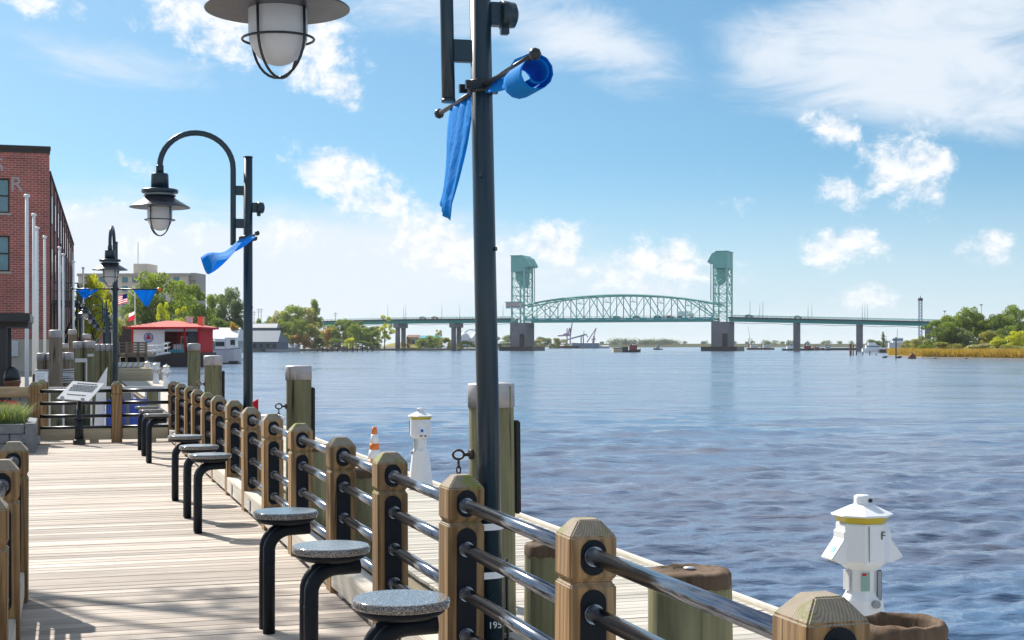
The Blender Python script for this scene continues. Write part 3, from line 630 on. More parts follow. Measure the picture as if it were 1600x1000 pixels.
def capped_pile(px, Y, dia_px, top_px, label, ring=True, board=True, mat=None, brown=False, cap_h=.19, group='capped mooring piles', lean=0):
    r = dia_px * Y / F / 2; zt = Z_(top_px, Y)
    root = thing('mooring_pile', label, 'pile', (X_(px, Y), Y, 0), rnd.uniform(0, 6) * 0 + AL, group); root.rotation_euler = (0, R(lean), AL)
    mb = MB(); pile_body(mb, r * .97, WZ - 1, zt - .02, int(px), 34); mb.build('shaft', mat or (M_PILEB if brown else M_PILE), root)
    mb = MB(); mb.lathe([(r * 1.035, zt - cap_h), (r * 1.03, zt - .006), (r * 1.0, zt), (r * .6, zt + .008), (0, zt + .012)], 28); 
    mb.add([(r * 1.038 * math.cos(t), r * 1.038 * math.sin(t), z) for t in (-2.0, -1.9) for z in (zt - cap_h, zt)], [(0, 2, 3, 1)]); mb.build('cap', M_CAP, root)
    if board:
        mb = MB(); mb.box(r * .98, r * .98 + .05, -.055, .055, zt - 1.05, zt - .30); mb.build('rubbing_strip', M_RUB, root, .012)
    if ring:
        zr = zt - .56; mb = MB(); mb.cyl((-r * .96, -.02, zr), (-r - .05, -.02, zr), .016, n=8); mb.lathe([(.045, -.012), (.045, .012)], 10, (-r - .005, -.02, zr)) if 0 else mb.cyl((-r - .012, -.02, zr), (-r + .02, -.02, zr), .04, n=12)
        mb.tube([(-r - .10 + .045 * math.cos(t), -.02, zr + .036 * math.sin(t)) for t in [2 * math.pi * i / 16 for i in range(17)]], .010, 8, False); e = mb.build('eye_bolt', M_CHAIN, root)
        mb = MB()
        for k in range(9):
            cz = zr - .070 - k * .052; pts = []
            for i in range(13):
                t = 2 * math.pi * i / 12; a, b_ = .016 * math.cos(t), .034 * math.sin(t)
                pts.append((-r - .10 + (a if k % 2 else 0), -.02 + (0 if k % 2 else a), cz + b_))
            mb.tube(pts, .0065, 6, False)
        mb.build('chain', M_CHAIN, e)
    return root
capped_pile(770, 11.4, 71, 599, 'big green mooring pile with metal cap behind the nearest lamp pole', lean=-.6)
capped_pile(466.5, 20.0, 40, 572, 'green mooring pile with metal cap and chain, beyond the river railing left of centre')
capped_pile(333, 28.6, 28, 556, 'mossy mooring pile with metal cap beside the second lamp, right of a taller one', ring=True)
capped_pile(303, 40, 19.4, 537, 'slim mooring pile with metal cap, tallest beside the red roofed float', ring=False, board=False)
def short_pile(px, Y, dia_px, top_px, label, hollow=False):
    r = dia_px * Y / F / 2; zt = Z_(top_px, Y); root = thing('timber_pile', label, 'pile', (X_(px, Y), Y, 0), 0, 'cut timber piles between boardwalk and float')
    mb = MB(); top = pile_body(mb, r, WZ - 1, zt - .07, int(px), taper=1.1); mb.build('shaft', M_PILE, root)
    mb = MB(); q = random.Random(px)
    if hollow: prof = [(1.0, -.075), (1.02, -.03), (.94, 0), (.84, .006), (.76, -.02), (.70, -.10), (.4, -.14), (0, -.15)]
    else: prof = [(1.005, -.075), (1.0, -.02), (.93, 0), (.7, .006), (.68, .0), (.4, .004), (.38, -.002), (.1, .002), (0, .002)]
    n = 30; vs = []
    for (f, z) in prof:
        for k in range(n):
            t = 2 * math.pi * k / n; j = 1 + .02 * math.sin(2 * t + px) + .02 * math.sin(5 * t) + q.uniform(-.012, .012)
            vs.append((r * f * j * math.cos(t), r * f * j * math.sin(t), zt + z + q.uniform(-.006, .006) * (1 if f > .3 else 0)))
    mb.add(vs, [(i * n + k, i * n + (k + 1) % n, (i + 1) * n + (k + 1) % n, (i + 1) * n + k) for i in range(len(prof) - 1) for k in range(n)], True); e = mb.build('pile_top', M_PTOP, root)
    if not hollow: mb = MB(); mb.lathe([(.03, .004), (.03, .012), (0, .014)], 10, (0, 0, zt)); mb.build('bolt_head', M_GALV, e)
short_pile(1077, 7.2, 130, 890, 'wide cut timber pile seen under the nearest steel rail')
short_pile(1408, 6.0, 142, 970, 'hollow rotted timber pile behind the nearest railing post', True)
short_pile(856, 9.0, 72, 848, 'cut timber pile just left of the second nearest railing post')
short_pile(570, 13.7, 50, 733, 'cut timber pile left of the traffic cone, behind the railing')
short_pile(492, 17.0, 40, 695, 'cut timber pile below the capped pile left of centre, behind the railing')

# ------------------------------------------------------------------ floating dock
DZ, DV0, DV1 = -.60, 3.30, 5.78
fd = MB()
for k in range(12): fd.box(DV0 + .1, DV1 - .1, 1 + k * 8.2, 8.6 + k * 8.2, WZ - .35, DZ - .22)
fd = tag(fd.build('floating_dock', M_LGREY, loc=(0, 0, 0), rz=AL), 'long plank floating dock on the river beyond the railing', 'dock')
mb = MB(); mb.box(DV0 + .02, DV0 + .10, 1, 99, DZ - .22, DZ - .04); mb.box(DV1 - .10, DV1 - .02, 1, 99, DZ - .22, DZ - .04); mb.build('waler', M_WHALE, fd)
dm = plank_mesh(DV0, DV1 - .06, BP - .008, .038, M_DOCK); i = 0; u = 1.0
while i < 290:
    o = ob('plank', dm, fd, (0, u, DZ + rnd.uniform(-.003, .002))); o.rotation_euler.z = rnd.uniform(-.001, .001); i += 1; u += BP
mb = MB()
while u < 99: mb.box(DV0, DV1 - .06, u - .068, u + .068, DZ - .038, DZ); u += BP
o = mb.build('planks_beyond', M_DOCK, fd); o['kind'] = 'stuff'
mb = MB(); mb.box(DV1 - .055, DV1 + .03, 1, 99, DZ - .10, DZ + .035); mb.build('edge_fender', M_CREAM, fd, .01)
for uu in (13.2, 19.5, 26, 7.2):
    mb = MB(); mb.box(DV1 - .30, DV1 - .10, uu - .03, uu + .03, DZ + .03, DZ + .055); mb.box(DV1 - .24, DV1 - .16, uu - .02, uu + .02, DZ, DZ + .031); mb.build('cleat', M_GALV, fd, .006)

# power pedestals
def pedestal():
    root = thing('power_pedestal', '', 'power pedestal', group='lighthouse shaped power pedestals on the dock'); n = 8; a0 = math.pi / 8
    mb = MB(); mb.lathe([(.215, 0), (.215, .05), (.205, .055), (.135, .60), (.10, .66), (.10, .79), (.105, .80)], n, smooth=False, a0=a0); mb.build('column', M_WHITE, root, .006)
    mb = MB(); mb.lathe([(.105, .795), (.168, .845), (.178, .86), (.172, 1.10), (.165, 1.105)], n, smooth=False, a0=a0); hd = mb.build('head', M_WHITE, root, .006)
    mb = MB(); mb.lathe([(.158, 1.10), (.185, 1.155)], n, smooth=False, a0=a0); mb.build('amber_band', M_YEL, root)
    mb = MB(); mb.lathe([(.196, 1.150), (.206, 1.157), (.200, 1.163), (.085, 1.215), (.062, 1.222), (.055, 1.226), (.055, 1.272), (.045, 1.283), (0, 1.286)], n, smooth=False, a0=a0); mb.build('cap', M_WHITE, root, .003)
    mb = MB(); mb.cyl((.03, -.048, 1.25), (.03, -.058, 1.25), .014, n=10); mb.build('photocell', M_BLACK, root)
    for s, nm in ((-1, 0), (1, 0)):
        mb = MB(); pr = [(.14, 1.06), (.172, 1.055), (.172, 1.0), (.265, .875), (.185, .84), (.14, .84)]
        mb.prism([(s * a, b) for a, b in pr], -.075, .075, 'y'); h = mb.build('outlet_hood', M_WHITE, root, .006)
        mb = MB(); 
        for yy in (-.035, .035):
            mb.add([(s * .198, yy - .02, .842), (s * .198, yy + .02, .842), (s * .246, yy + .02, .862), (s * .246, yy - .02, .862)], [(0, 1, 2, 3)])
        mb.build('outlet', M_DARK, h)
        d = Vector((.125, -.093)) .normalized() 
        mb = MB(); mb.tube([(s * (.222 + .003), .01 + .02 * math.cos(t), .932 + .024 * math.sin(t)) for t in [0, 1]], .001, 4) if 0 else None
        pts = [Vector((s * .220, -.02 + .024 * math.cos(t), .937 + .022 * math.sin(t))) for t in [2 * math.pi * i / 14 for i in range(14)]]
        mb = MB(); nrm_ = Vector((s * .8, 0, .6)); pts = [Vector((s * (.172 + (1.0 - p.z) * .744) + s * .003, p.y, p.z)) for p in pts]; mb.add(pts, [tuple(range(14))]); mb.build('badge', M_BLUEP if s > 0 else M_TURQ, h)
    mb = MB(); mb.box(.075, .082, -.107, -.09, .0, 0) if 0 else mb.box(.045, .085, -.112, -.1, .60, .80); mb.build('hose_plate', M_GREY, root, .008)
    mb = MB(); mb.box(-.115, -.105, -.03, .045, .66, .79); mb.build('meter_label', M_TURQ if 0 else M_LGREY, root)
    mb = MB(); mb.box(-.045, -.042, -.172, -.158, .865, 1.095); mb.build('seam', M_GREY, hd)
    mb = MB(); mb.box(-.06, .0, -.100, -.094, .665, .785); lb_ = mb.build('instruction_label', M_TURQG, root); mb = MB(); mb.box(-.055, -.025, -.1015, -.1, .765, .78); mb.build('label_heading', M_RED, lb_)
    mb = MB(); mb.tube([(.20, -.02, .63)] + [(.20 + .015 * math.sin(k), -.02 + .075 * math.cos(k * .9), .60 - .30 * abs(math.sin(k * .45))) for k in range(1, 14)], .008, 6); mb.build('hose', M_GREY, root)
    mb = MB(); mb.cyl((.02, -.125, .58), (.02, -.16, .585), .026, n=12); mb.build('water_outlet', M_GREY, root)
    for s in (-1, 1):
        mb = MB(); mb.tube([(s * .10, 0, .63), (s * .20, 0, .63), (s * .20, 0, .80), (s * .19, 0, .805)], .009, 8); mb.build('hose_hook', M_WHITE, root)
    return root
p1 = pedestal(); p1.location = (X_(1347, 9.4), 9.4, DZ); p1.rotation_euler = (0, 0, R(-24) + R(40)); p1['label'] = 'nearest white power pedestal, marked F, at the lower right'
o = ob('letter', text_mesh('F', .075, M_BLACK, .001), p1, (.058, -.166, 1.03)); o.rotation_euler = (R(90), 0, R(22.5) * 0 + R(0))
p2 = copy_tree(p1); p2.location = (X_(657, 22.5), 22.5, DZ); p2.rotation_euler = (0, 0, R(-75)); p2['label'] = 'white power pedestal with blue badge left of the nearest lamp pole'
for ch in list(p2.children):
    if ch.name.startswith('letter'): bpy.data.objects.remove(ch)
for ch in list(p1.children):
    if ch.name.split('.')[0] in ('hose_hook', 'hose'): bpy.data.objects.remove(ch)
for ch in list(p2.children):
    if ch.name.split('.')[0] == 'hose': bpy.data.objects.remove(ch)
for y, lb in ((76, 'first of the three small far pedestals at the dock end'), (85, 'middle of the three small far pedestals at the dock end'), (94, 'last of the three small far pedestals at the dock end')):
    o = copy_tree(p2); o.location = UV(u_of(y, 5.1), 5.1, DZ); o.rotation_euler = (0, 0, AL); o['label'] = lb

# ------------------------------------------------------------------ small things on the dock
def cone(loc, label):
    root = thing('traffic_cone', label, 'traffic cone', loc, .4); root.scale = (1.2, 1.2, 1.29)
    mb = MB(); mb.box(-.18, .18, -.18, .18, 0, .035); mb.build('base', M_ORANGE, root, .012)
    for z0, z1, m_ in ((.035, .30, M_ORANGE), (.30, .42, M_WHITE), (.42, .50, M_ORANGE), (.50, .62, M_WHITE), (.62, .71, M_ORANGE)):
        f = lambda z: .135 - .105 * z / .71
        mb = MB(); mb.lathe([(f(z0), z0), (f(z1), z1)], 24); mb.build('band', m_, root)
cone((X_(585, 23.6), 23.6, DZ + .004), 'orange and white traffic cone on the dock behind the railing')
t_ = cone  # (only one stands in view)
root = thing('life_ring', 'orange and white life ring low behind the big mooring pile', 'life ring', (X_(783, 12.4), 12.4, -.12), AL)
for k in range(8):
    mb = MB(); mb.tube([(0, .20 * math.cos(t), .20 * math.sin(t)) for t in [math.pi / 4 * (k + i / 5) for i in range(6)]], .05, 12); mb.build('segment', M_ORANGE if k % 2 else M_WHITE, root)
mb = MB(); mb.box(.052, .10, -.04, .04, -.48, .1); mb.build('stand', M_WHITE, root)
root = thing('rescue_board', 'red board with a white panel just right of the second lamp pole', 'sign', (X_(397.5, 19), 19, DZ), AL)
mb = MB(); mb.add([(-.05, -.02, .85), (.05, -.02, .85), (.05, -.02, 1.56), (-.05, -.02, 1.50), (-.05, .02, .85), (.05, .02, .85), (.05, .02, 1.56), (-.05, .02, 1.50)], [(0, 1, 2, 3), (7, 6, 5, 4), (0, 4, 5, 1), (1, 5, 6, 2), (2, 6, 7, 3), (3, 7, 4, 0)]); mb.build('board', M_RED, root)
mb = MB(); mb.box(-.048, -.002, -.024, -.02, 1.17, 1.40); w_ = mb.build('panel', M_WHITE, root)
mb = MB(); mb.box(-.036, -.014, -.027, -.0235, 1.2, 1.3); mb.lathe([(0, -.002), (.012, -.001), (.012, .001)], 8, (-.025, -.026, 1.33)); mb.build('pictogram', M_RED, w_)
mb = MB(); mb.cyl((0, .04, 0), (0, .04, .95), .02, n=8); mb.build('stake', M_GREY, root)
root = thing('dock_box', 'pale grey dock storage box behind the railing right of the second lamp', 'dock box', (X_(420, 24), 24, DZ), AL)
mb = MB(); mb.box(-.20, .20, -.3, .3, 0, .98); mb.build('body', M_LGREY, root, .02); mb = MB(); mb.box(-.22, .22, -.32, .32, .982, 1.10); mb.build('lid', M_WHITE, root, .03)

# ------------------------------------------------------------------ notice stand
yb = 24.0; root = thing('notice_stand', 'tilted notice panel on a black fluted pedestal before the cross fence', 'notice stand', (X_(124, yb), yb, 0), R(2))
mb = MB(); mb.lathe([(.105, 0), (.105, .07), (.095, .08), (.08, .085), (.075, .10)], 8, smooth=False, a0=math.pi / 8); mb.build('base', M_BLACK, root, .004)
mb = MB()
for k in range(12): t = 2 * math.pi * k / 12; mb.cyl((.06 * math.cos(t), .06 * math.sin(t), .10), (.05 * math.cos(t), .05 * math.sin(t), .42), .016, .013, 6)
mb.lathe([(.062, .10), (.052, .42), (.075, .43), (.075, .45), (.05, .46), (.042, .56), (.06, .565), (.06, .58), (.04, .59), (.038, .80)], 14); mb.build('column', M_BLACK, root)
tl = Matrix.Translation((.02, 0, .90)) @ Matrix.Rotation(R(38), 4, 'X') @ Matrix.Rotation(R(-7), 4, 'Z')
mb = MB(); mb.tf = tl; mb.add([(-.33, -.23, 0), (.22, -.23, 0), (.33, .25, 0), (-.22, .25, 0), (-.33, -.23, -.018), (.22, -.23, -.018), (.33, .25, -.018), (-.22, .25, -.018)], [(0, 1, 2, 3), (7, 6, 5, 4), (0, 4, 5, 1), (1, 5, 6, 2), (2, 6, 7, 3), (3, 7, 4, 0)]); pn = mb.build('panel', M_LGREY, root)
mb = MB(); mb.tf = tl
for r_, (yy, x0, x1) in enumerate([(.20, -.12, .22), (.15, -.18, .24), (.115, -.18, .23), (.08, -.2, .22), (.045, -.2, .21), (.01, -.21, .2), (-.1, -.2, .12)]):
    x = x0
    while x < x1: wl = rnd.uniform(.015, .045); mb.box(x, min(x1, x + wl), yy - .009, yy + .009, .0005, .0025); x += wl + .009
mb.build('printed_lines', M_DKBR, pn)
mb = MB(); mb.tf = tl
for x in (-.25, .1): mb.tube([(x + .03 * math.cos(t), -.19 + .022 * math.sin(t), .002) for t in [2 * math.pi * i / 14 for i in range(15)]], .003, 5, False)
mb.build('printed_emblem', M_DKBR, pn)

# ------------------------------------------------------------------ planter, shelter, things at the left
root = thing('planter', 'grey block planter wall at the left edge of the boardwalk', 'planter', UV(23.4, -.62), AL)
for j in range(3):
    for i in range(8):
        mb = MB(); z = .0 + j * .15; mb.box(-.42 - i * .42 + (.2 if j % 2 else 0) - .0, -.42 - i * .42 + (.2 if j % 2 else 0) + .41, -.02 + rnd.uniform(-.01, .01), .25, z, z + .143); mb.build('block', M_STONE, root, .01)
mb = MB(); mb.box(-3.4, .0, .25, 2.2, 0, .40); mb.build('soil', M_GROUND, root)
mb = MB(); mb.box(.0, .16, -.02, 2.2, .0, .455); mb.build('side_wall', M_STONE, root, .01)
def blades(n, spread, h, seed, wd=.012, lean=.6):
    q = random.Random(seed); mb = MB()
    for _ in range(n):
        a = q.uniform(0, 6.28); r = spread * math.sqrt(q.random()); x, y = r * math.cos(a), r * math.sin(a); hh = h * q.uniform(.55, 1.1); b = q.uniform(0, 6.28); l = lean * hh * q.random()
        dx, dy = math.cos(b), math.sin(b); px, py = -dy * wd, dx * wd
        mb.add([(x - px, y - py, 0), (x + px, y + py, 0), (x + dx * l * .35 + px * .7, y + dy * l * .35 + py * .7, hh * .6), (x + dx * l * .35 - px * .7, y + dy * l * .35 - py * .7, hh * .6), (x + dx * l, y + dy * l, hh)], [(0, 1, 2, 3), (3, 2, 4)])
    return mb
for i, (v, u, h, c, lb) in enumerate([(-1.0, 24.0, .62, 'blue', 'straw green ornamental grass tuft in the planter beside the fence post'), (-1.75, 24.3, .7, 'mid', 'green ornamental grass tuft at the left edge in the planter')]):
    o = blades(1500, .42, h * .62, i, .004, 1.1).build('ornamental_grass', LF[c]); o.location = UV(u, v, .40); tag(o, lb, 'plant', 'plants in the block planter')
def flower(v, u, lb):
    root = thing('flower_plant', lb, 'plant', UV(u, v, .38), 0, 'flowering plants in the block planter')
    blades(160, .22, .32, 9, .016, .8).build('leaves', LF['lime'], root); mb = MB(); q = random.Random(4)
    for _ in range(34):
        x, y, z = q.gauss(0, .11), q.gauss(0, .1), q.uniform(.2, .38)
        for k in range(5): t = k * 1.257; mb.add([(x, y, z), (x + .028 * math.cos(t - .5), y + .012, z + .028 * math.sin(t - .5)), (x + .03 * math.cos(t + .5), y - .012, z + .03 * math.sin(t + .5))], [(0, 1, 2)])
    mb.build('blossom', M_PINK, root)
flower(-.92, 25.0, 'red flowering plant in the planter beside the fence post'); 
o = blades(240, .30, .26, 31, .014, .9).build('ground_plant', LF['lime']); o.location = UV(23.95, -1.15, .38); tag(o, 'low lime green leafy plant along the planter wall', 'plant', 'plants in the block planter')
ys = 36.0; root = thing('shelter', 'black flat roofed shelter at the left edge before the brick building', 'shelter', (X_(0, ys), ys, -.03), AL)
mb = MB(); mb.box(-4.5, .76, -1.6, 2.4, Z_(502, ys), Z_(489, ys)); mb.build('roof', M_BLACK, root, .02); mb = MB(); mb.box(-4.3, .70, -1.4, 2.2, Z_(510, ys), Z_(502.2, ys)); mb.build('fascia', M_DKBR, root)
for x, y in ((.12, -1.1), (-3.5, -1.1), (.12, 1.9), (-3.5, 1.9)): mb = MB(); mb.box(x - .09, x + .09, y - .09, y + .09, 0, Z_(510, ys)); mb.build('post', M_BLACK, root)
root = thing('barbecue_grill', 'black domed barbecue grill under the shelter at the left', 'grill', (X_(19, 34.5), 34.5, -.03), AL)
mb = MB(); mb.lathe([(.20, .86), (.19, .98), (.155, 1.10), (.08, 1.17), (0, 1.19)], 16); mb.build('lid', M_BLACK, root); mb = MB(); mb.lathe([(0, .6), (.15, .64), (.20, .80), (.21, .85)], 16); mb.build('bowl', M_RUST, root)
for t in (0, 2.1, 4.2): mb = MB(); mb.cyl((.14 * math.cos(t), .14 * math.sin(t), .7), (.24 * math.cos(t), .24 * math.sin(t), 0), .016, n=6); mb.build('leg', M_BLACK, root)
root = thing('notice_stand', 'small white notice on a black stand before the bundled piles', 'notice stand', (X_(65, 29), 29, -.03), AL)
mb = MB(); mb.tf = Matrix.Translation((0, 0, 1.06)) @ Matrix.Rotation(R(60), 4, 'X'); mb.box(-.12, .12, -.12, .12, -.01, .01); mb.build('panel', M_WHITE, root, .004); mb = MB(); mb.tf = Matrix.Translation((0, 0, 1.06)) @ Matrix.Rotation(R(60), 4, 'X')
for k in range(5): mb.box(-.09, .09 - .02 * (k % 3), .07 - k * .035, .078 - k * .035, .0105, .012)
mb.build('printed_lines', M_GREY, root); mb = MB(); mb.cyl((0, 0, 0), (0, .02, 1.02), .025, n=8); mb.box(-.17, -.13, -.03, .03, .92, 1.12); mb.build('post', M_BLACK, root)

# white flagpoles
fp = None
for i, (px, top, wd) in enumerate([(42, 303, 6.4), (53, 333, 5.6), (58, 354, 5), (70, 368, 4.6), (93, 385, 4.2), (99, 396, 4), (115, 407, 3.6), (130, 417, 5)]):
    Y = 50 * 237 / (540 - top); r = .072
    names = ['tallest white flagpole, first from the left before the brick building', 'second white flagpole from the left', 'third white flagpole from the left', 'fourth white flagpole from the left', 'fifth white flagpole from the left', 'sixth white flagpole from the left, beside the fifth', 'seventh white flagpole, by the fire escape', 'eighth white flagpole, rightmost of the row']
    root = thing('flagpole', names[i], 'flagpole', (X_(px, Y), Y, -.03), 0, 'white flagpoles before the brick building')
    h = Z_(top, Y) + .03; mb = MB(); mb.cyl((0, 0, 0), (0, 0, h - .12), r, r * .82, 16); mb.build('pole', M_WPOLE, root); mb = MB(); mb.lathe([(r * .8, h - .13), (.10, h - .11), (.115, h - .06), (.09, h - .02), (0, h)], 16); mb.build('finial', M_WPOLE, root)

# bundled piles in the inlet
def pile_at(px, Y, dia_px, top_px, label, brown=True, cap=True, mat=None):
    return capped_pile(px, Y, dia_px, top_px, label, ring=False, board=False, brown=brown, cap_h=.21, mat=mat, group='piles in the inlet behind the cross fence')
pile_at(87, 40, 20, 516, 'brown capped pile left of the green sheet piles, highest of the front ones')
pile_at(113.5, 61, 12.5, 515, 'slim brown capped pile between the fire escape and the tall flagpole')
pile_at(135.5, 61, 13, 522, 'slim capped pile under the rightmost flagpole')
pile_at(101, 66, 11, 537, 'small brown capped pile right of the bundled piles'); pile_at(112, 68, 10, 536, 'smallest brown capped pile behind the green pair')
for x, lb in ((65, 'left pile of the cable wrapped bundle'), (80, 'second pile of the cable wrapped bundle'), (95.5, 'third pile of the cable wrapped bundle'), (108, 'right pile of the cable wrapped bundle')): pile_at(x, 42, 14.5, 552 + (x > 80) * -1, lb)
root = thing('cable_wrap', 'grey cable wound round the bundle of four piles', 'cable', (X_(86, 42), 42, 0), 0); mb = MB()
for k in range(8): z = Z_(596 - k * 2.7, 42); mb.tube([(.56 * math.cos(t), -.02 + .19 * math.sin(t), z + .02 * math.sin(t + k)) for t in [2 * math.pi * i / 24 for i in range(25)]], .017, 6, False)
mb.build('cable', M_LGREY, root)
for x, lb, y in ((123, 'left green pile of the bracketed pair', 534), (140, 'right green pile of the bracketed pair', 533)): pile_at(x, 44, 17, y, lb, False)
root = thing('pile_bracket', 'galvanised bracket and chain on the green pile pair', 'bracket', (X_(128, 43.6), 43.6, 0), 0)
mb = MB(); mb.box(-.20, .16, -.03, 0, Z_(566, 43.6), Z_(560, 43.6)); mb.box(.18, .36, -.03, 0, Z_(557, 43.6), Z_(553, 43.6)); mb.box(.13, .17, -.04, -.01, Z_(596, 43.6), Z_(562, 43.6)); mb.build('plate', M_GALV, root)
for i, x in enumerate((153, 161.5, 170, 178.5)): pile_at(x, 45, 9.4, 538, ['first (left) dark green pile of the row of four', 'second dark green pile of the row of four', 'third dark green pile of the row of four', 'last dark green pile of the row, beside the third lamp'][i], False).scale = (1, 1, 1)
# the inlet's small jetty seen through the bars
root = thing('jetty', 'low plank jetty with thin balusters seen through the cross fence', 'jetty', UV(28.3, 0), AL)
for i in range(18): mb = MB(); mb.box(-.5 + i * .15, -.36 + i * .15, -.9, 3.2, -.28, -.24); mb.build('plank', M_DOCK, root)
mb = MB(); mb.box(-.4, 2.2, 3.0, 3.1, -.25, 1.0); 
mb = MB(); mb.box(-.4, 2.0, 3.0, 3.08, .72, .80); mb.box(-.4, 2.0, 3.0, 3.08, -.18, -.12); mb.build('rail', M_LGREY, root)
for i in range(9): mb = MB(); mb.box(-.36 + i * .28, -.32 + i * .28, 3.0, 3.06, -.14, .74); mb.build('baluster', M_LGREY, root)
for i in range(2):
    o = MB(); o.box(-.19, .19, -.05, .05, 0, .78); o = o.build('blue_bin', M_BLUEP, None, .02); o.location = UV(31.05, 1.0 + i * .46, -.24); o.rotation_euler.z = AL; tag(o, ['left blue panel bin behind the cross fence', 'right blue panel bin behind the cross fence'][i], 'bin', 'blue bins on the jetty')
for px, wd, c, lb in ((75, 26, M_PILE, 'thick green pile seen through the bars left of the notice stand'), (239, 20, M_PILE, 'dark green pile behind the bars right of the blue bins')):
    capped_pile(px, 32, wd, 608, lb, False, False, c, cap_h=.05, group='low piles seen through the cross fence')
root = thing('paddle_board', 'white pointed board standing on end behind the notice stand', 'board', (X_(158, 30), 30, -.24), R(8))
mb = MB(); mb.prism([(-.16, 0), (.04, 0), (.10, .9), (.13, 1.46), (.10, 1.42), (-.09, 1.1), (-.12, .5)], -.025, .025, 'y'); mb.build('hull', M_WHITE, root, .008)

# landing, gangway, barrier
yl = 150; root = thing('wooden_landing', 'brown wooden landing with slatted railing before the red roofed float', 'landing', (X_(209, yl), yl, 0), AL * .3)
k = yl / F; mb = MB(); mb.box(-23 * k, 23 * k, -1, 5, Z_(558, yl), Z_(553, yl)); mb.build('deck', M_BEAMX, root)
for x in (-21, -9, 9, 21): mb = MB(); mb.box(x * k - .12, x * k + .12, -1, -.7, Z_(566, yl), Z_(534, yl)); mb.build('post', M_BEAMX, root)
for i in range(5): mb = MB(); mb.box(-9 * k, 21 * k, -.95, -.85, Z_(553 - i * 4, yl), Z_(550.3 - i * 4, yl)); mb.build('slat', M_BEAMX, root)
for i in range(4): mb = MB(); mb.box(-22 * k, -9 * k, -.95, -.88, Z_(551 - i * 5, yl), Z_(550 - i * 5, yl)); mb.build('rail', M_GREY, root)
mb = MB(); mb.box(-20 * k, 22 * k, -.2, 4, WZ - .5, Z_(558.5, yl)); mb.build('crib', M_DARK, root)
root = thing('gangway', 'white railed gangway leading to the red roofed float', 'gangway', (X_(247, 160), 160, 0), 0); k = 160 / F
A = lambda x, y: ((x - 247) * k, Z_(y, 160))
for (x0, y0, x1, y1) in ((230, 557, 264, 551), (230, 541, 256, 538), (230, 549, 256, 545), (256, 538, 264, 535), (256, 545, 264, 542)):
    a, b = A(x0, y0), A(x1, y1)
    for yy in (-.6, .6): mb = MB(); mb.tube([(a[0], yy, a[1]), (b[0], yy, b[1])], .09 if y0 > 555 else .05, 8); mb.build('rail', M_WPOLE, root)
for x in (231, 240, 248, 256, 264): a, b = A(x, 555 - (x - 230) * .13), A(x, 541 - (x - 230) * .17); mb = MB(); mb.cyl((a[0], -.6, a[1]), (b[0], -.6, b[1]), .05, n=8); mb.build('upright', M_WPOLE, root)
a, b = A(230, 557), A(264, 551); mb = MB(); mb.add([(a[0], -.6, a[1]), (b[0], -.6, b[1]), (b[0], .6, b[1]), (a[0], .6, a[1])], [(0, 1, 2, 3)]); mb.build('tread', M_LGREY, root)
yb_ = 100; k = yb_ / F; root = thing('barrier', 'white barrier board with slanting yellow stripes beyond the dock end', 'barrier', (X_(218, yb_), yb_, 0), 0)
mb = MB(); mb.box(-33 * k, 32 * k, -.06, .06, Z_(573, yb_), Z_(566, yb_)); mb.build('board', M_WHITE, root)
for i in range(7): x = (-30 + i * 8.6) * k; mb = MB(); mb.prism([(x, Z_(572.6, yb_)), (x + 2.2 * k, Z_(572.6, yb_)), (x + 5.5 * k, Z_(566.4, yb_)), (x + 3.3 * k, Z_(566.4, yb_))], -.065, -.061, 'y'); mb.build('stripe', M_YEL, root)
for x in (-18, 20): mb = MB(); mb.box(x * k - .07, x * k + .07, -.05, .05, DZ - .3, Z_(566, yb_)); mb.build('post', M_GREY, root)
root = thing('work_float', 'tan timber work float behind the far pedestals', 'float', (X_(214, 92), 92, 0), 0); k = 92 / F
for i in range(6): mb = MB(); mb.box(-28 * k, 22 * k, -.1 + rnd.uniform(-.02, .02), 3, Z_(598 - i * 3.8, 92), Z_(594.4 - i * 3.8, 92)); mb.build('plank', M_WHALE, root)
mb = MB(); mb.box(-29 * k, 50 * k, -2.5, 3, WZ - .3, Z_(598.5, 92)); mb.build('float_base', M_BEAMX, root)

# ------------------------------------------------------------------ brick building
BH = 14.5; bb = thing('brick_building', 'long red brick warehouse with painted letters and iron fire escape at the left', 'building', (X_(77, 93), 93, -.03), R(15.9))
mb = MB(); wz = [(1.6, 3.2), (6.5, 8.85), (10.3, 12.55)]; wx = (-3.75, -2.45)
xs = [-16, wx[0], wx[1], 0]; mb.box(-16, wx[0], 0, .5, 0, BH); mb.box(wx[1], 0, 0, .5, 0, BH)
zz_ = [0] + [q for p in wz for q in p] + [BH]
for i in range(0, len(zz_), 2): mb.box(wx[0], wx[1], 0, .5, zz_[i], zz_[i + 1])
mb.build('front_wall', M_BRICK, bb)
mb = MB(); mb.box(-16, -.004, .5, 2.4, .0, BH - .01) if 0 else mb.box(-.5, 0, .5, 70, 0, 13.0); mb.box(-16, -.5, 69.5, 70, 0, 13.0); mb.build('side_wall', M_BRICK, bb)
mb = MB(); mb.box(-16, -.5, .5, 69.5, 12.6, 12.75); mb.build('roof', M_GREY, bb)
mb = MB(); mb.box(-16.1, .08, -.08, .58, BH, BH + .22); mb.box(-16.05, .04, -.04, .54, BH - .25, BH); mb.build('coping', M_DKBR, bb); mb = MB(); mb.box(-.56, .08, .6, 70.1, 13.0, 13.2); mb.build('side_coping', M_DKBR, bb)
mb = MB(); mb.box(-16, -.3, -.05, 0, BH - .62, BH - .5); mb.box(-.62, -.5, -.05, 0, 9, BH - .62); mb.box(-16, .0, -.04, 0, 5.3, 5.42); mb.build('brick_band', M_BRICK, bb)
mb = MB(); mb.box(-16, 0.05, -.07, 0, 0, 2.1); mb.build('stone_base', M_CONCP, bb)
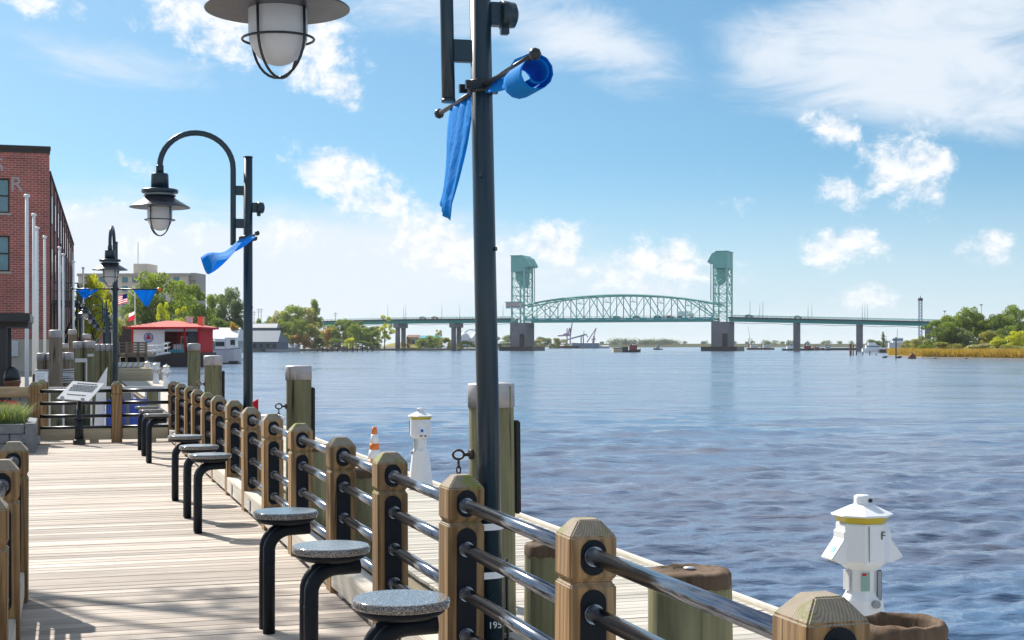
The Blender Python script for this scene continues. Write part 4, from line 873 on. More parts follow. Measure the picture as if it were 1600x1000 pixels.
for z0, z1 in wz:
    mb = MB(); a, b = wx
    for (x0, x1, q0, q1) in ((a, a + .1, z0, z1), (b - .1, b, z0, z1), (a + .1, b - .1, z0, z0 + .1), (a + .1, b - .1, z1 - .1, z1), (a + .1, b - .1, (z0 + z1) / 2 - .05, (z0 + z1) / 2 + .05)): mb.box(x0, x1, .12, .22, q0, q1)
    wn = mb.build('window', M_DKBR, bb); mb = MB(); mb.box(a + .1, b - .1, .17, .18, z0 + .1, z1 - .1); mb.build('pane', M_PANE, wn)
    mb = MB(); pts = [(a - .12 + (b - a + .24) * i / 8, z1 + .02 + .16 * math.sin(math.pi * i / 8)) for i in range(9)] + [(b + .12, z1 + .34), (b * .5 + a * .5, z1 + .5), (a - .12, z1 + .34)]; mb.prism(pts, -.035, 0, 'y'); mb.build('arch', M_BRICK, wn)
    mb = MB(); mb.box(a - .1, b + .1, -.08, .12, z0 - .14, z0); mb.build('sill', M_CONCP, wn)
for ch, x, z, s in (('S', -3.1, 13.35, 1.3), ('R', -2.03, 12.15, 1.35)):
    o = ob('painted_letter', text_mesh(ch, s, M_CAP, .004), bb, (x, -.008, z)); o.rotation_euler = (R(90), 0, 0)
for i in range(11):
    y = .9 + i * 6.6; mb = MB(); mb.box(.0, .09, y, y + .35, 0, 13.0); mb.build('pilaster', M_DKBR, bb)
    for z0 in (2.4, 6.3, 9.9):
        mb = MB(); mb.box(.0, .02, y + 2.7, y + 4.0, z0, z0 + 2.1); wn = mb.build('window', M_DKBR, bb); mb = MB(); mb.box(.02, .03, y + 2.8, y + 3.9, z0 + .12, z0 + 1.98); mb.build('pane', M_PANE, wn)
mb = MB(); mb.box(.14, 1.8, 2, 14, 4.55, 4.75); fe = mb.build('fire_escape', M_BLACK, bb)
mb = MB()
for q in range(13): mb.box(1.72, 1.79, 2 + q, 2.06 + q, 4.75, 5.9)
for q in range(6): mb.box(.2 + q * .3, .26 + q * .3, 2, 2.06, 4.75, 5.9)
mb.box(.2, 1.79, 2, 2.06, 5.85, 5.92); mb.box(1.72, 1.79, 2, 14, 5.85, 5.92); mb.box(.2, 1.79, 2, 2.05, 5.3, 5.35); mb.build('balustrade', M_BLACK, fe)
for yy in (2.4, 3.9): mb = MB(); mb.tube([(2.2, yy, 4.5), (.3, yy, .6)], .11, 6); mb.build('stair_stringer', M_BLACK, fe)
for q in range(12): f = (q + .5) / 12; mb = MB(); mb.box(.3 + 1.9 * f - .12, .3 + 1.9 * f + .12, 2.4, 3.9, .6 + 3.9 * f - .03, .6 + 3.9 * f + .03); mb.build('stair_tread', M_BLACK, fe)
for yy in (2.4, 3.9): mb = MB(); mb.tube([(2.3, yy, 5.4), (.5, yy, 1.7)], .05, 6); mb.build('handrail', M_BLACK, fe)
for xx, yy in ((1.7, 2.2), (1.7, 13.8)): mb = MB(); mb.cyl((xx, yy, 0), (xx, yy, 4.55), .09, n=8); mb.build('support', M_BLACK, fe)
mb = MB(); mb.box(-2.6, -1.9, -.22, -.07, 1.0, 2.0); mb.build('meter_cabinet', M_LGREY, bb, .02)

# small shop, fence, tent, hotel
root = thing('brick_shop', 'small brick shop with dark doorway far along the walkway', 'building', (X_(163, 185), 185, -.03), R(14)); k = 185 / F
mb = MB(); mb.box(-20 * k, -4 * k, 0, 8, 0, Z_(500, 185)); mb.build('wall', M_BRICK, root); mb = MB(); mb.box(-4 * k + .01, 14 * k, .8, 8, 0, Z_(514, 185)); mb.build('wing', M_BEIGE, root)
mb = MB(); mb.box(-21 * k, -3.5 * k, -.2, 8.2, Z_(500, 185), Z_(497, 185)); mb.box(-3.4 * k, 15 * k, -.6, 8.2, Z_(514, 185), Z_(511, 185)); mb.build('roof', M_DKBR, root); mb = MB(); mb.box(-2 * k, 10 * k, .75, .8, 0, Z_(519, 185)); mb.build('doorway', M_DARK, root)
mb = MB(); mb.box(-16 * k, -8 * k, -.05, 0, Z_(535, 185), Z_(513, 185)); mb.build('window', M_PANE, root)
root = thing('market_umbrella', 'pink umbrella left of the brick shop', 'umbrella', (X_(126, 150), 150, -.03)); mb = MB(); mb.lathe([(1.0, 2.0), (.5, 2.45), (0, 2.75)], 8, smooth=False); mb.build('canopy', M_REDC, root); mb = MB(); mb.cyl((0, 0, 0), (0, 0, 2.6), .04, n=6); mb.build('pole', M_WPOLE, root)
root = thing('board_fence', 'dark brown board fence behind the third lamp, left of the red roofed float', 'fence', (X_(194, 215), 215, -.03)); k = 215 / F
for i in range(7): mb = MB(); mb.box((-9 + i * 2.9) * k, (-6.4 + i * 2.9) * k, 0, .1 + rnd.uniform(0, .06), 0, Z_(509 + (i % 2), 215)); mb.build('board', M_DKBR, root)
yt = 300; root = thing('white_tent', 'white peaked tent roof behind the red roofed float', 'tent', (X_(232, yt), yt, -.03)); k = yt / F
mb = MB(); mb.add([(-16 * k, -3, Z_(508, yt)), (20 * k, -3, Z_(508, yt)), (20 * k, 6, Z_(508, yt)), (-16 * k, 6, Z_(508, yt)), (-6 * k, 1.5, Z_(491, yt)), (2 * k, 1.5, Z_(489, yt))], [(0, 1, 5, 4), (1, 2, 5), (2, 3, 4, 5), (3, 0, 4)]); mb.build('canopy', M_WHC, root)
for x in (-15, 19): mb = MB(); mb.cyl((x * k, -2.8, 0), (x * k, -2.8, Z_(508, yt)), .1, n=6); mb.build('pole', M_WPOLE, root)
yh = 420; k = yh / F; root = thing('apartment_block', 'tall beige apartment block behind the trees at the left', 'building', (X_(215, yh), yh, -.03), R(-4)); T = lambda y: Z_(y, yh)
mb = MB(); mb.box(-95 * k, 80 * k, 0, 16, 0, T(431)); mb.build('wall', M_BEIGE, root); mb = MB(); mb.box(-96 * k, 82 * k, -.6, 16.4, T(431), T(427)); mb.build('roof', M_CONCP, root)
mb = MB(); mb.box(-12 * k, 11 * k, 3, 12, T(427) + .01, T(411)); mb.build('lift_tower', M_BEIGE, root); mb = MB(); mb.box(80.5 * k, 90 * k, 2, 12, 0, T(426)); mb.build('stair_tower', M_CONCP, root)
for i, x in enumerate((-57, -20, -4, 40, 62)):
    for j in range(6):
        y = 433 + j * 14; mb = MB(); mb.box((x - 4.5) * k, (x + 4.5) * k, -.12, 0, T(y + 7.5), T(y)); wn = mb.build('window', M_PANE, root); mb = MB(); mb.box((x - 4.8) * k, (x + 4.8) * k, -.3, -.001, T(y + 8.6), T(y + 7.6)); mb.build('sill', M_CONCP, wn)
for j in range(6): mb = MB(); mb.box(83 * k, 92 * k, 1, 2, T(437 + j * 14), T(434 + j * 14)); mb.build('balcony', M_CONCP, root)
mb = MB(); mb.cyl((-10 * k, 6, T(411)), (-10 * k, 6, T(376)), .12, n=6); mb.build('mast', M_LGREY, root)

# flagstaff with two flags
yf = 205; k = yf / F; root = thing('flagstaff', 'white flagstaff with yard behind the red roofed float', 'flagpole', (X_(211, yf), yf, -.03))
mb = MB(); mb.cyl((0, 0, 0), (0, 0, Z_(448, yf)), .11, .07, 8); mb.build('pole', M_WPOLE, root); mb = MB(); mb.tube([(0, 0, Z_(463, yf)), (-11 * k, 0, Z_(454, yf))], .05, 6); mb.build('yard', M_WPOLE, root)
Zf = lambda y: Z_(y, yf)
def wave(x, z): return .10 * math.sin(x * 5 + z * 2)
fl_ = thing('national_flag', 'striped red and white flag with blue corner flying beside the third lamp', 'flag', (X_(200, yf), yf - .3, 0), 0)
def fq(x0, x1, y0, y1, m_, nm, dy=0):
    mb = MB(); mb.grid(lambda a, b: ((x0 + (x1 - x0) * a) * k, wave((x0 + (x1 - x0) * a) * k, 0) + dy, Zf(y0 + (y1 - y0) * b - .28 * (x0 + (x1 - x0) * a))), 8, 2); return mb.build(nm, m_, fl_)
for i in range(9): fq(-14, 0, 458.6 + i * 1.55, 460.15 + i * 1.55, M_REDC if i % 2 == 0 else M_WHC, 'stripe')
fq(-7.5, 0, 458.6, 466, M_NVC, 'canton', -.03)
fl_ = thing('small_flag', 'small red and white flag lower on the flagstaff', 'flag', (X_(211, yf), yf - .2, 0), 0)
for a, b, m_ in ((486, 491, M_WHC), (491, 498, M_REDC)):
    mb = MB(); mb.grid(lambda s, t: (-9 * s * k, .1 * math.sin(5 * s), Zf(a + (b - a) * t + 5 * s)), 6, 2); mb.build('stripe', m_, fl_)

# ------------------------------------------------------------------ red roofed float
yr = 200; k = yr / F; root = thing('floating_house', 'red roofed white floating house moored at the riverbank', 'floating house', (X_(259, yr), yr, 0), R(-2)); T = lambda y: Z_(y, yr)
mb = MB(); mb.box(-62 * k, 60 * k, -.6, 8.6, WZ - .6, T(556)); mb.build('hull', M_HULL, root, .05); mb = MB(); mb.box(-60 * k, 58 * k, -.3, 8, T(556), T(551)); mb.build('deck', M_DKBR, root)
mb = MB(); mb.box(-51 * k, -2 * k, 0, .2, T(551), T(515)); mb.build('white_panel', M_WHITE, root)
for xa, xb in ((-54, -51), (50, 54), (28, 31)): mb = MB(); mb.box(xa * k, xb * k, -.05, .25, T(551), T(513.5)); mb.build('red_post', M_RED, root)
mb = MB(); mb.box(-54 * k, 54 * k, 7.2, 7.4, T(551), T(513)); mb.box(-54 * k, -53 * k, .3, 7.2, T(551), T(513)); mb.box(53 * k, 54 * k, .3, 7.2, T(551), T(513)); mb.build('rear_wall', M_RED, root)
mb = MB(); mb.box(-2 * k, 50 * k, 0, .15, T(518), T(514)); mb.build('lintel', M_LGREY, root)
mb = MB(); mb.box(9 * k, 27 * k, 3.0, 3.2, T(551), T(518)); mb.build('inner_wall', M_RED, root); mb = MB(); mb.box(15 * k, 26 * k, 2.9, 2.99, T(542), T(525)); fr = mb.build('window', M_WHITE, root); mb = MB(); mb.box(17.5 * k, 23.5 * k, 2.86, 2.9, T(539), T(528)); mb.build('pane', M_DARK, fr)
mb = MB(); mb.box(32 * k, 46 * k, 1.0, 1.2, T(551), T(518)); mb.build('door', M_ROOFB, root); mb = MB(); mb.box(11 * k, 27 * k, .2, 1.2, T(549), T(538)); mb.build('counter', M_LGREY, root)
mb = MB(); mb.box(6 * k, 30 * k, -.2, -.1, T(556), T(546)); mb.build('step', M_TURQ, root)
for i in range(7): mb = MB(); mb.cyl(((5 + i * 4.2) * k, -.2, T(551)), ((5 + i * 4.2) * k, -.2, T(534)), .03, n=6); mb.build('baluster', M_BLACK, root)
mb = MB(); mb.cyl((5 * k, -.2, T(534)), (31 * k, -.2, T(534)), .04, n=6); mb.build('handrail', M_BLACK, root)
e0, e1 = -60 * k, 60 * k; zc, zr = T(511), T(500.5); mb = MB()
rf = [(e0, -1, zc), (e1, -1, zc), (e1, 8.6, zc), (e0, 8.6, zc), (-12 * k, 3.8, zr), (8 * k, 3.8, zr)]
mb.add(rf, [(0, 1, 5, 4), (1, 2, 5), (2, 3, 4, 5), (3, 0, 4), (3, 2, 1, 0)]); ro = mb.build('roof', M_ROOFR, root)
for i in range(20):
    f = i / 19; x0 = e0 + (e1 - e0) * f; xt = min(max(x0, -12 * k), 8 * k); s = 1.0
    if x0 < -12 * k: s = (x0 - e0) / (-12 * k - e0); xt = x0
    if x0 > 8 * k: s = (e1 - x0) / (e1 - 8 * k); xt = x0
    mb = MB(); mb.tube([(x0, -1, zc + .03), (xt, -1 + 4.8 * s, zc + (zr - zc) * s + .03)], .03, 4, smooth=False); mb.build('seam', M_ROOFR, ro)
mb = MB(); mb.box(e0 - .03, e1 + .03, -1.06, -.98, T(514), zc + .02); mb.box(e1, e1 + .06, -1, 8.6, T(514), zc); mb.build('fascia', M_RED, root)
for x, m_ in ((24, M_LGREY), (43, M_ROOFR)): mb = MB(); mb.box((x - 4) * k, (x + 4) * k, 4, 5, zc, T(496)); mb.box((x - 5) * k, (x + 5) * k, 3.9, 5.1, T(496), T(494)); mb.build('vent_stack', m_, root)
em = MB(); em.lathe([(7.6 * k, -.01), (7.6 * k, .01)], 32); em.tf = None; e_ = em.build('round_sign', M_BLUEP, root); e_.location = (-27 * k, -.03, T(527.5)); e_.rotation_euler = (R(90), 0, 0)
mb = MB(); mb.lathe([(6.6 * k, .012), (6.6 * k, .016)], 32); mb.build('sign_field', M_ROOFSALM, e_)
mb = MB(); q = k; mb.prism([(-5 * q, -1.5 * q), (-2 * q, 1.5 * q), (-1.6 * q, 4.5 * q), (0, 5.6 * q), (1.6 * q, 4.5 * q), (2 * q, 1.5 * q), (5 * q, -1.5 * q), (2 * q, -2.5 * q), (-2 * q, -2.5 * q)], .017, .022); mb.build('sign_figure', M_RED, e_)
# work boat
ybt = 232; k = ybt / F; root = thing('work_boat', 'white work boat with grey bow moored right of the floating house', 'boat', (X_(350, ybt), ybt, 0), 0); T = lambda y: Z_(y, ybt)
# bow points to the right towards the viewer
secs = [(-40, -1.6, 1.6, 545, 0), (-20, -2.0, 1.8, 546, 0), (5, -2.2, 1.9, 546, .1), (18, -1.6, 1.6, 544.5, .3), (26, .0, 1.2, 543.5, .5)]
mb = MB(); vs = []
for (x, ya, yb2, zt, f) in secs: vs += [(x * k, ya * .75, T(566.5)), (x * k, ya, T(zt)), (x * k, yb2, T(zt)), (x * k, yb2 * .75, T(566.5))]
mb.add(vs, [(i * 4 + a, i * 4 + (a + 1) % 4, i * 4 + 4 + (a + 1) % 4, i * 4 + 4 + a) for i in range(4) for a in range(4)] + [(0, 1, 2, 3), (19, 18, 17, 16)]); hu = mb.build('hull', M_LGREY, root)
mb = MB(); mb.tube([(s[0] * k, s[1] - .02, T(s[3])) for s in secs], .10, 6); mb.build('gunwale', M_GREY, hu); mb = MB(); vs2 = [(x * .999, y * 1.01, z) for (x, y, z) in vs]
mb.box(-38 * k, 24 * k, -1.5, 1.4, WZ - .2, T(564)); mb.build('boot_stripe', M_HULL, hu)
mb = MB(); mb.box(-12 * k, 4 * k, -1.2, 1.2, T(547), T(531)); cb_ = mb.build('cabin', M_WHITE, root, .04); mb = MB(); mb.box(-11 * k, 3 * k, -1.26, -1.2, T(541), T(534)); mb.build('window', M_BPANE, cb_); mb = MB(); mb.box(-13 * k, 5 * k, -1.35, 1.35, T(531), T(529.4)); mb.build('roof', M_WHITE, cb_)
mb = MB(); mb.box(4.2 * k, 20 * k, -1.0, 1.0, T(545), T(529)); wh = mb.build('wheelhouse', M_WHITE, root, .04); mb = MB(); mb.box(12 * k, 19 * k, -1.06, -1.0, T(539), T(531)); mb.build('window', M_BPANE, wh); mb = MB(); mb.box(3 * k, 22 * k, -1.2, 1.2, T(529), T(527.4)); mb.build('roof', M_WHITE, wh)
mb = MB(); mb.box(-36 * k, -12.5 * k, -1.3, 1.3, T(531), T(529)); mb.build('awning', M_WHITE, root)
for x in (-34, -22): mb = MB(); mb.cyl((x * k, -1.2, T(546)), (x * k, -1.2, T(530)), .05, n=6); mb.build('stanchion', M_WPOLE, root)
mb = MB(); mb.box(-21 * k, -13 * k, -1.4, -.6, T(547), T(538)); mb.build('ice_box', M_TURQ, root); mb = MB(); mb.box(-30 * k, -25 * k, -1.3, -.6, T(547), T(536)); mb.build('outboard', M_GREY, root)
# buildings along the shore behind
def shed(name, label, x0, x1, Y, eave, ridge, wm, rm, depth=18, base=None):
    root = thing(name, label, 'building', (X_((x0 + x1) / 2, Y), Y, -.03), 0); hw = (x1 - x0) * Y / F / 2
    mb = MB(); mb.box(-hw, hw, 0, depth, 0, Z_(eave, Y)); mb.build('wall', wm, root)
    mb = MB(); a, b = Z_(eave, Y), Z_(ridge, Y); mb.add([(-hw - .3, -.6, a), (hw + .3, -.6, a), (hw + .3, depth + .5, a), (-hw - .3, depth + .5, a), (-hw + hw * .12, depth / 2, b), (hw - hw * .12, depth / 2, b)], [(0, 1, 5, 4), (1, 2, 5), (2, 3, 4, 5), (3, 0, 4), (3, 2, 1, 0)]); mb.build('roof', rm, root)
    n_ = max(3, int((x1 - x0) / 9))
    for i in range(n_): x = -hw + 2 * hw * (i + .5) / n_; mb = MB(); mb.box(x - hw / n_ * .5, x + hw / n_ * .5, -.06, 0, Z_(eave, Y) * .2, Z_(eave, Y) * .75); mb.build('window', M_DARK, root)
    return root
shed('riverside_shed', 'long white roofed riverside shed behind the work boat', 312, 368, 330, 533, 511, M_GREY, M_LGREY)
shed('riverside_house', 'blue grey roofed riverside building right of the second lamp', 372, 434, 640, 534, 516, M_ROOFB, M_ROOFB, 30)
shed('flat_building', 'dark flat topped building behind the blue grey roof', 386, 432, 700, 512, 505, M_ROOFB, M_GREY, 20)
root = thing('riverside_terrace', 'low grey sea wall and terrace railing along the far left bank', 'sea wall', (X_(440, 690), 690, 0), math.atan2(70, X_(500, 760) - X_(392, 690))); 
mb = MB(); mb.box(-16, 16, -1.5, 0, WZ - 1, .7); mb.build('wall', M_GREY, root); mb = MB()
for i in range(40): mb.box(-16 + i * .8, -15.85 + i * .8, -1.2, -1.0, .7, 2.2)
mb.box(-16, 16, -1.2, -1.0, 2.1, 2.3); mb.build('railing', M_LGREY, root)
o = MB(); o.box(-6, 6, 0, 1, .6, 3.4); o = o.build('blue_hoarding', M_TURQ); o.location = (X_(421, 700), 699, 0); tag(o, 'bright blue hoarding on the terrace right of the second lamp', 'hoarding')
root = thing('fishing_pier', 'dark timber pier with piles on the far left bank', 'pier', (X_(545, 690), 690, 0), R(4)); mb = MB(); mb.box(-16, 12, 0, 3, -.1, .3); mb.build('deck', M_DKBR, root)
for i in range(12): mb = MB(); mb.cyl((-15 + i * 2.4, 0, WZ - 1), (-15 + i * 2.4, 0, 1.2 + 1.6 * (i > 6) * (i % 2)), .28, n=6); mb.build('pile', M_HULL, root)

# ------------------------------------------------------------------ trees
def crown(seed, kind, n, lf):
    q = np.random.default_rng(seed); cl = []
    for _ in range({'round': 40, 'tall': 28, 'bush': 22, 'sparse': 20, 'cone': 22}[kind]):
        t = q.random()
        if kind == 'round': z = .30 + .66 * t; r = .44 * math.sqrt(max(.05, 1 - ((z - .58) / .44) ** 2)); s = q.uniform(.07, .13)
        elif kind == 'tall': z = .22 + .74 * t; r = .24 * (1.15 - .6 * t); s = q.uniform(.055, .10)
        elif kind == 'bush': z = .12 + .75 * t; r = .5 * math.sqrt(max(.1, 1 - (z - .35) ** 2 / .4)); s = q.uniform(.10, .17)
        elif kind == 'sparse': z = .30 + .66 * t; r = .34 * math.sqrt(max(.05, 1 - ((z - .6) / .45) ** 2)); s = q.uniform(.05, .085)
        else: z = .12 + .84 * t; r = .22 * (1.02 - t); s = .035 + .06 * (1 - t)
        a = q.uniform(0, 6.28); rr = r * math.sqrt(q.random()) ; cl.append((rr * math.cos(a), rr * math.sin(a), z, s))
    c = np.array(cl); wgt = c[:, 3] ** 2; idx = q.choice(len(c), n, p=wgt / wgt.sum())
    d = q.normal(size=(n, 3)); d /= np.linalg.norm(d, axis=1)[:, None]; rad = c[idx, 3] * (.45 + .65 * q.random(n) ** .6)
    p = c[idx, :3] + d * rad[:, None] * np.array([1.15, 1.15, .8])
    a = q.normal(size=(n, 3)) + d * .2; a /= np.linalg.norm(a, axis=1)[:, None]; b = np.cross(a, q.normal(size=(n, 3))); b /= np.linalg.norm(b, axis=1)[:, None]
    s = lf * (.6 + .8 * q.random(n))[:, None]; e = np.cross(a, b)
    vs = np.stack([p - b * s, p + e * s * .55, p + b * s, p - e * s * .55], 1).reshape(-1, 3); fs = np.arange(4 * n).reshape(-1, 4)
    me = bpy.data.meshes.new('crown'); me.from_pydata(vs.tolist(), [], fs.tolist()); me.materials.append(None)
    mb = MB(); qq = random.Random(seed); top = {'round': .62, 'tall': .9, 'bush': .4, 'sparse': .8, 'cone': .95}[kind]
    mb.tube([(0, 0, 0), (.01, .0, top * .4), (-.008, .01, top * .75), (.0, 0, top)], [.022, .017, .011, .003], 7)
    for (x, y, z, s_) in cl[::2]:
        z0 = max(.12, z * qq.uniform(.45, .65)); mb.tube([(0, 0, min(z0, top)), (x * .55, y * .55, (z0 + z) * .5 + .01), (x, y, z)], [.009, .006, .002], 5)
    return me, mb.mesh('trunk', M_BARK)
TV = {}
for kd, n_, lf_, seeds in (('round', 6500, .021, (1, 2, 3)), ('tall', 4200, .019, (4, 5)), ('bush', 4200, .030, (6, 7)), ('sparse', 2400, .021, (8, 9)), ('cone', 2400, .018, (10,))):
    TV[kd] = [crown(s, kd, n_, lf_) for s in seeds]
tcount = [0]
def tree(px, Y, top, wpx, kind, col, label, base=-.05, group='trees on the banks', name='tree'):
    i = tcount[0]; tcount[0] += 1; cm, tm = TV[kind][i % len(TV[kind])]
    h = Z_(top, Y) - base; wd = {'round': .98, 'tall': .56, 'bush': 1.2, 'sparse': .82, 'cone': .5}[kind]; sx = wpx * Y / F / wd
    root = thing(name, label, 'tree' if name == 'tree' else 'shrub', (X_(px, Y), Y, base), i * 1.7, group)
    c = ob('crown', cm, root); c.scale = (sx, sx, h); c.material_slots[0].link = 'OBJECT'; c.material_slots[0].material = LF[col]
    t_ = ob('trunk', tm, root); t_.scale = (sx * .6 + h * .25, sx * .6 + h * .25, h); return root
def shrub(*a, **k): return tree(*a, name='shrub', group='shrubs on the banks', **k)
tree(146, 150, 433, 56, 'round', 'lime', 'bright yellow green tree between the brick building and the third lamp'); tree(128, 170, 470, 40, 'bush', 'lime', 'low lime green tree behind the fire escape'); tree(168, 190, 452, 52, 'bush', 'olive', 'olive tree behind the distant lamps')
tree(250, 300, 429, 108, 'round', 'mid', 'large fresh green tree before the apartment block, above the float'); tree(292, 310, 444, 74, 'round', 'mid', 'rounded green tree right of the large one before the apartment block'); tree(226, 290, 462, 80, 'round', 'dark', 'dark tree left of the large green one, behind the flagstaff')
tree(270, 285, 488, 80, 'bush', 'blue', 'grey green low tree behind the red roof'); tree(258, 262, 470, 34, 'sparse', 'lime', 'thin yellow tree rising above the red roof'); tree(285, 262, 478, 40, 'sparse', 'lime', 'second thin yellow tree above the red roof, at its right'); tree(196, 270, 488, 40, 'bush', 'grey', 'pale grey leafed tree beside the striped flag'); tree(212, 275, 500, 40, 'bush', 'olive', 'low olive tree behind the flagstaff foot')
tree(340, 360, 462, 46, 'round', 'mid', 'loose green tree behind the work boat, left of the second lamp'); tree(358, 355, 452, 46, 'round', 'blue', 'tall blue green tree just left of the second lamp'); tree(325, 350, 490, 50, 'bush', 'dark', 'low dark tree right of the red roof'); tree(350, 345, 496, 66, 'bush', 'dark', 'dark spreading tree above the work boat'); tree(310, 330, 480, 40, 'round', 'dark', 'dark tree at the right end of the red roof'); tree(372, 350, 470, 30, 'tall', 'blue', 'blue green tree behind the second lamp pole')
shrub(330, 338, 508, 34, 'bush', 'olive', 'olive shrub before the white roofed shed'); shrub(366, 338, 503, 22, 'bush', 'rust', 'rusty shrub beside the second lamp pole')
for a in [(405, 760, 497, 24, 'bush', 'mid', 'low green tree just right of the second lamp'), (420, 770, 495, 22, 'bush', 'mid', 'low green tree beside the utility poles'), (440, 740, 487, 36, 'round', 'grey', 'pale tree at the left of the far bank grove'), (458, 735, 478, 52, 'round', 'mid', 'broad green tree, largest of the far bank grove'), (475, 745, 482, 46, 'round', 'olive', 'olive green tree right of the broadest one in the grove'), (493, 760, 468, 24, 'tall', 'mid', 'tall slim tree standing above the grove'), (448, 715, 503, 34, 'round', 'mid', 'small green tree low in front of the grove'), (484, 720, 506, 40, 'bush', 'olive', 'low olive tree at the right foot of the grove'), (510, 770, 512, 34, 'bush', 'rust', 'brownish tree between the grove and the bridge end'), (536, 765, 499, 36, 'round', 'mid', 'green tree at the bridge approach, left one'), (556, 760, 502, 40, 'round', 'dark', 'dark green tree at the bridge approach, middle one'), (553, 735, 507, 26, 'round', 'mid', 'fresh green round tree before the bridge approach'), (575, 765, 510, 30, 'bush', 'dark', 'low dark tree right of the bridge approach trees'), (601, 770, 492, 36, 'sparse', 'lime', 'yellow green loose tree standing on the lawn'), (590, 775, 508, 24, 'sparse', 'olive', 'thin tree left of the yellow lawn tree')]: tree(*a)
for a in [(518, 775, 508, 30, 'round', 'mid', 'green tree filling the gap right of the tall slim tree'), (466, 712, 500, 34, 'round', 'mid', 'green tree low in the middle of the far bank grove'), (428, 745, 496, 30, 'round', 'mid', 'green tree left of the pale far bank tree'), (566, 742, 512, 34, 'round', 'mid', 'green tree right of the fresh round one by the bridge approach'), (584, 750, 514, 28, 'bush', 'mid', 'green low tree left of the lawn tree'), (392, 720, 505, 26, 'bush', 'dark', 'dark tree directly behind the second lamp pole foot')]: tree(*a)
for a in [(432, 705, 518, 26, 'bush', 'rust', 'rusty shrub at the left of the terrace'), (448, 703, 520, 24, 'bush', 'olive', 'olive shrub on the terrace'), (462, 705, 521, 22, 'bush', 'rust', 'red brown shrub below the grove'), (477, 708, 520, 26, 'bush', 'rust', 'tan shrub at the right of the terrace'), (410, 705, 524, 26, 'bush', 'dark', 'dark hedge before the blue grey roofed building'), (498, 720, 528, 34, 'bush', 'dark', 'dark shrub beyond the terrace end'), (548, 715, 527, 22, 'bush', 'lime', 'bright lime shrub behind the timber pier'), (524, 725, 528, 40, 'bush', 'dark', 'dark low shrub behind the timber pier'), (565, 725, 532, 40, 'bush', 'dark', 'dark waterside shrub left of the lawn'), (585, 735, 534, 32, 'bush', 'dark', 'dark waterside shrub at the lawn edge'), (660, 800, 528, 26, 'bush', 'mid', 'green shrub right of the lawn'), (676, 795, 524, 30, 'bush', 'mid', 'larger green shrub right of the lawn'), (695, 800, 527, 28, 'bush', 'olive', 'olive shrub before the bridge pier'), (684, 810, 514, 18, 'sparse', 'grey', 'bare thin shrub above the bank right of the lawn'), (730, 830, 532, 34, 'bush', 'mid', 'green shrub left of the nearest lamp pole on the far bank'), (639, 830, 526, 10, 'bush', 'rust', 'small orange shrub on the lawn')]: shrub(*a)
# far bank right of the left tower and across the horizon
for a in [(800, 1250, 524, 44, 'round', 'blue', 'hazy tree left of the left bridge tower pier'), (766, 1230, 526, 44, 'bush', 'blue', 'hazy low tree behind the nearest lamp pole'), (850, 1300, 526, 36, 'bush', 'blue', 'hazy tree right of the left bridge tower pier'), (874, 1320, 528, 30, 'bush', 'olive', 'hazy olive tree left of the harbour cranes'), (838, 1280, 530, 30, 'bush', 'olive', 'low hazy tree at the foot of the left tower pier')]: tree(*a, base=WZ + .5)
q = np.random.default_rng(12); vv = []; ff = []
for i in range(110):
    x = q.uniform(930, 1500) if i > 40 else q.uniform(950, 1056); Y = 2625; sz = q.uniform(9, 15) if i <= 40 else q.uniform(4, 9); bx = X_(x, Y)
    for k in range(90):
        d = q.normal(size=3); d /= np.linalg.norm(d); p = np.array([bx, Y, 5 + sz * .3]) + d * np.array([sz * .8, sz * .6, sz * .55]) * q.random() ** .4
        a_ = q.normal(size=3); a_ /= np.linalg.norm(a_); e_ = np.cross(a_, d) ; b = len(vv); vv += [tuple(p - a_ * 1.3), tuple(p + e_ * .9), tuple(p + a_ * 1.3), tuple(p - e_ * .9)]; ff.append((b, b + 1, b + 2, b + 3))
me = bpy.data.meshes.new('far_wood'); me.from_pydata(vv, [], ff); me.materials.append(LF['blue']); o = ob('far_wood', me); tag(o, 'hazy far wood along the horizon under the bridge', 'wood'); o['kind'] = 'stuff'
# right bank trees
IZ = WZ + .25
for a in [(1458, 372, 498, 44, 'sparse', 'mid', 'leftmost open branched tree on the right bank'), (1490, 378, 494, 50, 'round', 'mid', 'second tree on the right bank, left of the tallest'), (1512, 380, 482, 50, 'round', 'mid', 'tall green tree left of the gap on the right bank'), (1530, 385, 488, 40, 'tall', 'dark', 'dark tree at the gap on the right bank'), (1558, 372, 492, 40, 'round', 'dark', 'green tree right of the gap on the right bank'), (1585, 375, 479, 50, 'round', 'mid', 'tall tree at the right edge of the right bank'), (1612, 370, 484, 46, 'round', 'dark', 'tree cut by the right edge of the picture'), (1470, 365, 512, 44, 'round', 'dark', 'dark lower tree below the open branched one'), (1505, 365, 512, 50, 'bush', 'blue', 'grey green lower tree in the middle of the right bank'), (1545, 362, 516, 50, 'bush', 'olive', 'olive lower tree in the middle of the right bank'), (1592, 345, 518, 44, 'round', 'lime', 'yellow green small tree at the right edge'), (1560, 350, 526, 34, 'bush', 'lime', 'yellow green bush below the right bank trees'), (1540, 376, 500, 44, 'round', 'mid', 'green tree standing in the gap of the right bank'), (1484, 368, 504, 40, 'round', 'mid', 'green tree below the second right bank tree'), (1575, 360, 510, 44, 'round', 'mid', 'green tree below the right edge pair'), (1648, 380, 478, 60, 'round', 'mid', 'tree just beyond the right edge of the picture'), (1440, 470, 530, 40, 'round', 'olive', 'small olive tree at the left of the right bank'), (1418, 500, 532, 24, 'round', 'olive', 'smallest olive tree at the left of the right bank'), (1380, 640, 517, 16, 'cone', 'blue', 'dark pine behind the white yacht'), (1366, 650, 530, 34, 'bush', 'blue', 'low bluish trees behind the white yacht')]: tree(*a, base=IZ)
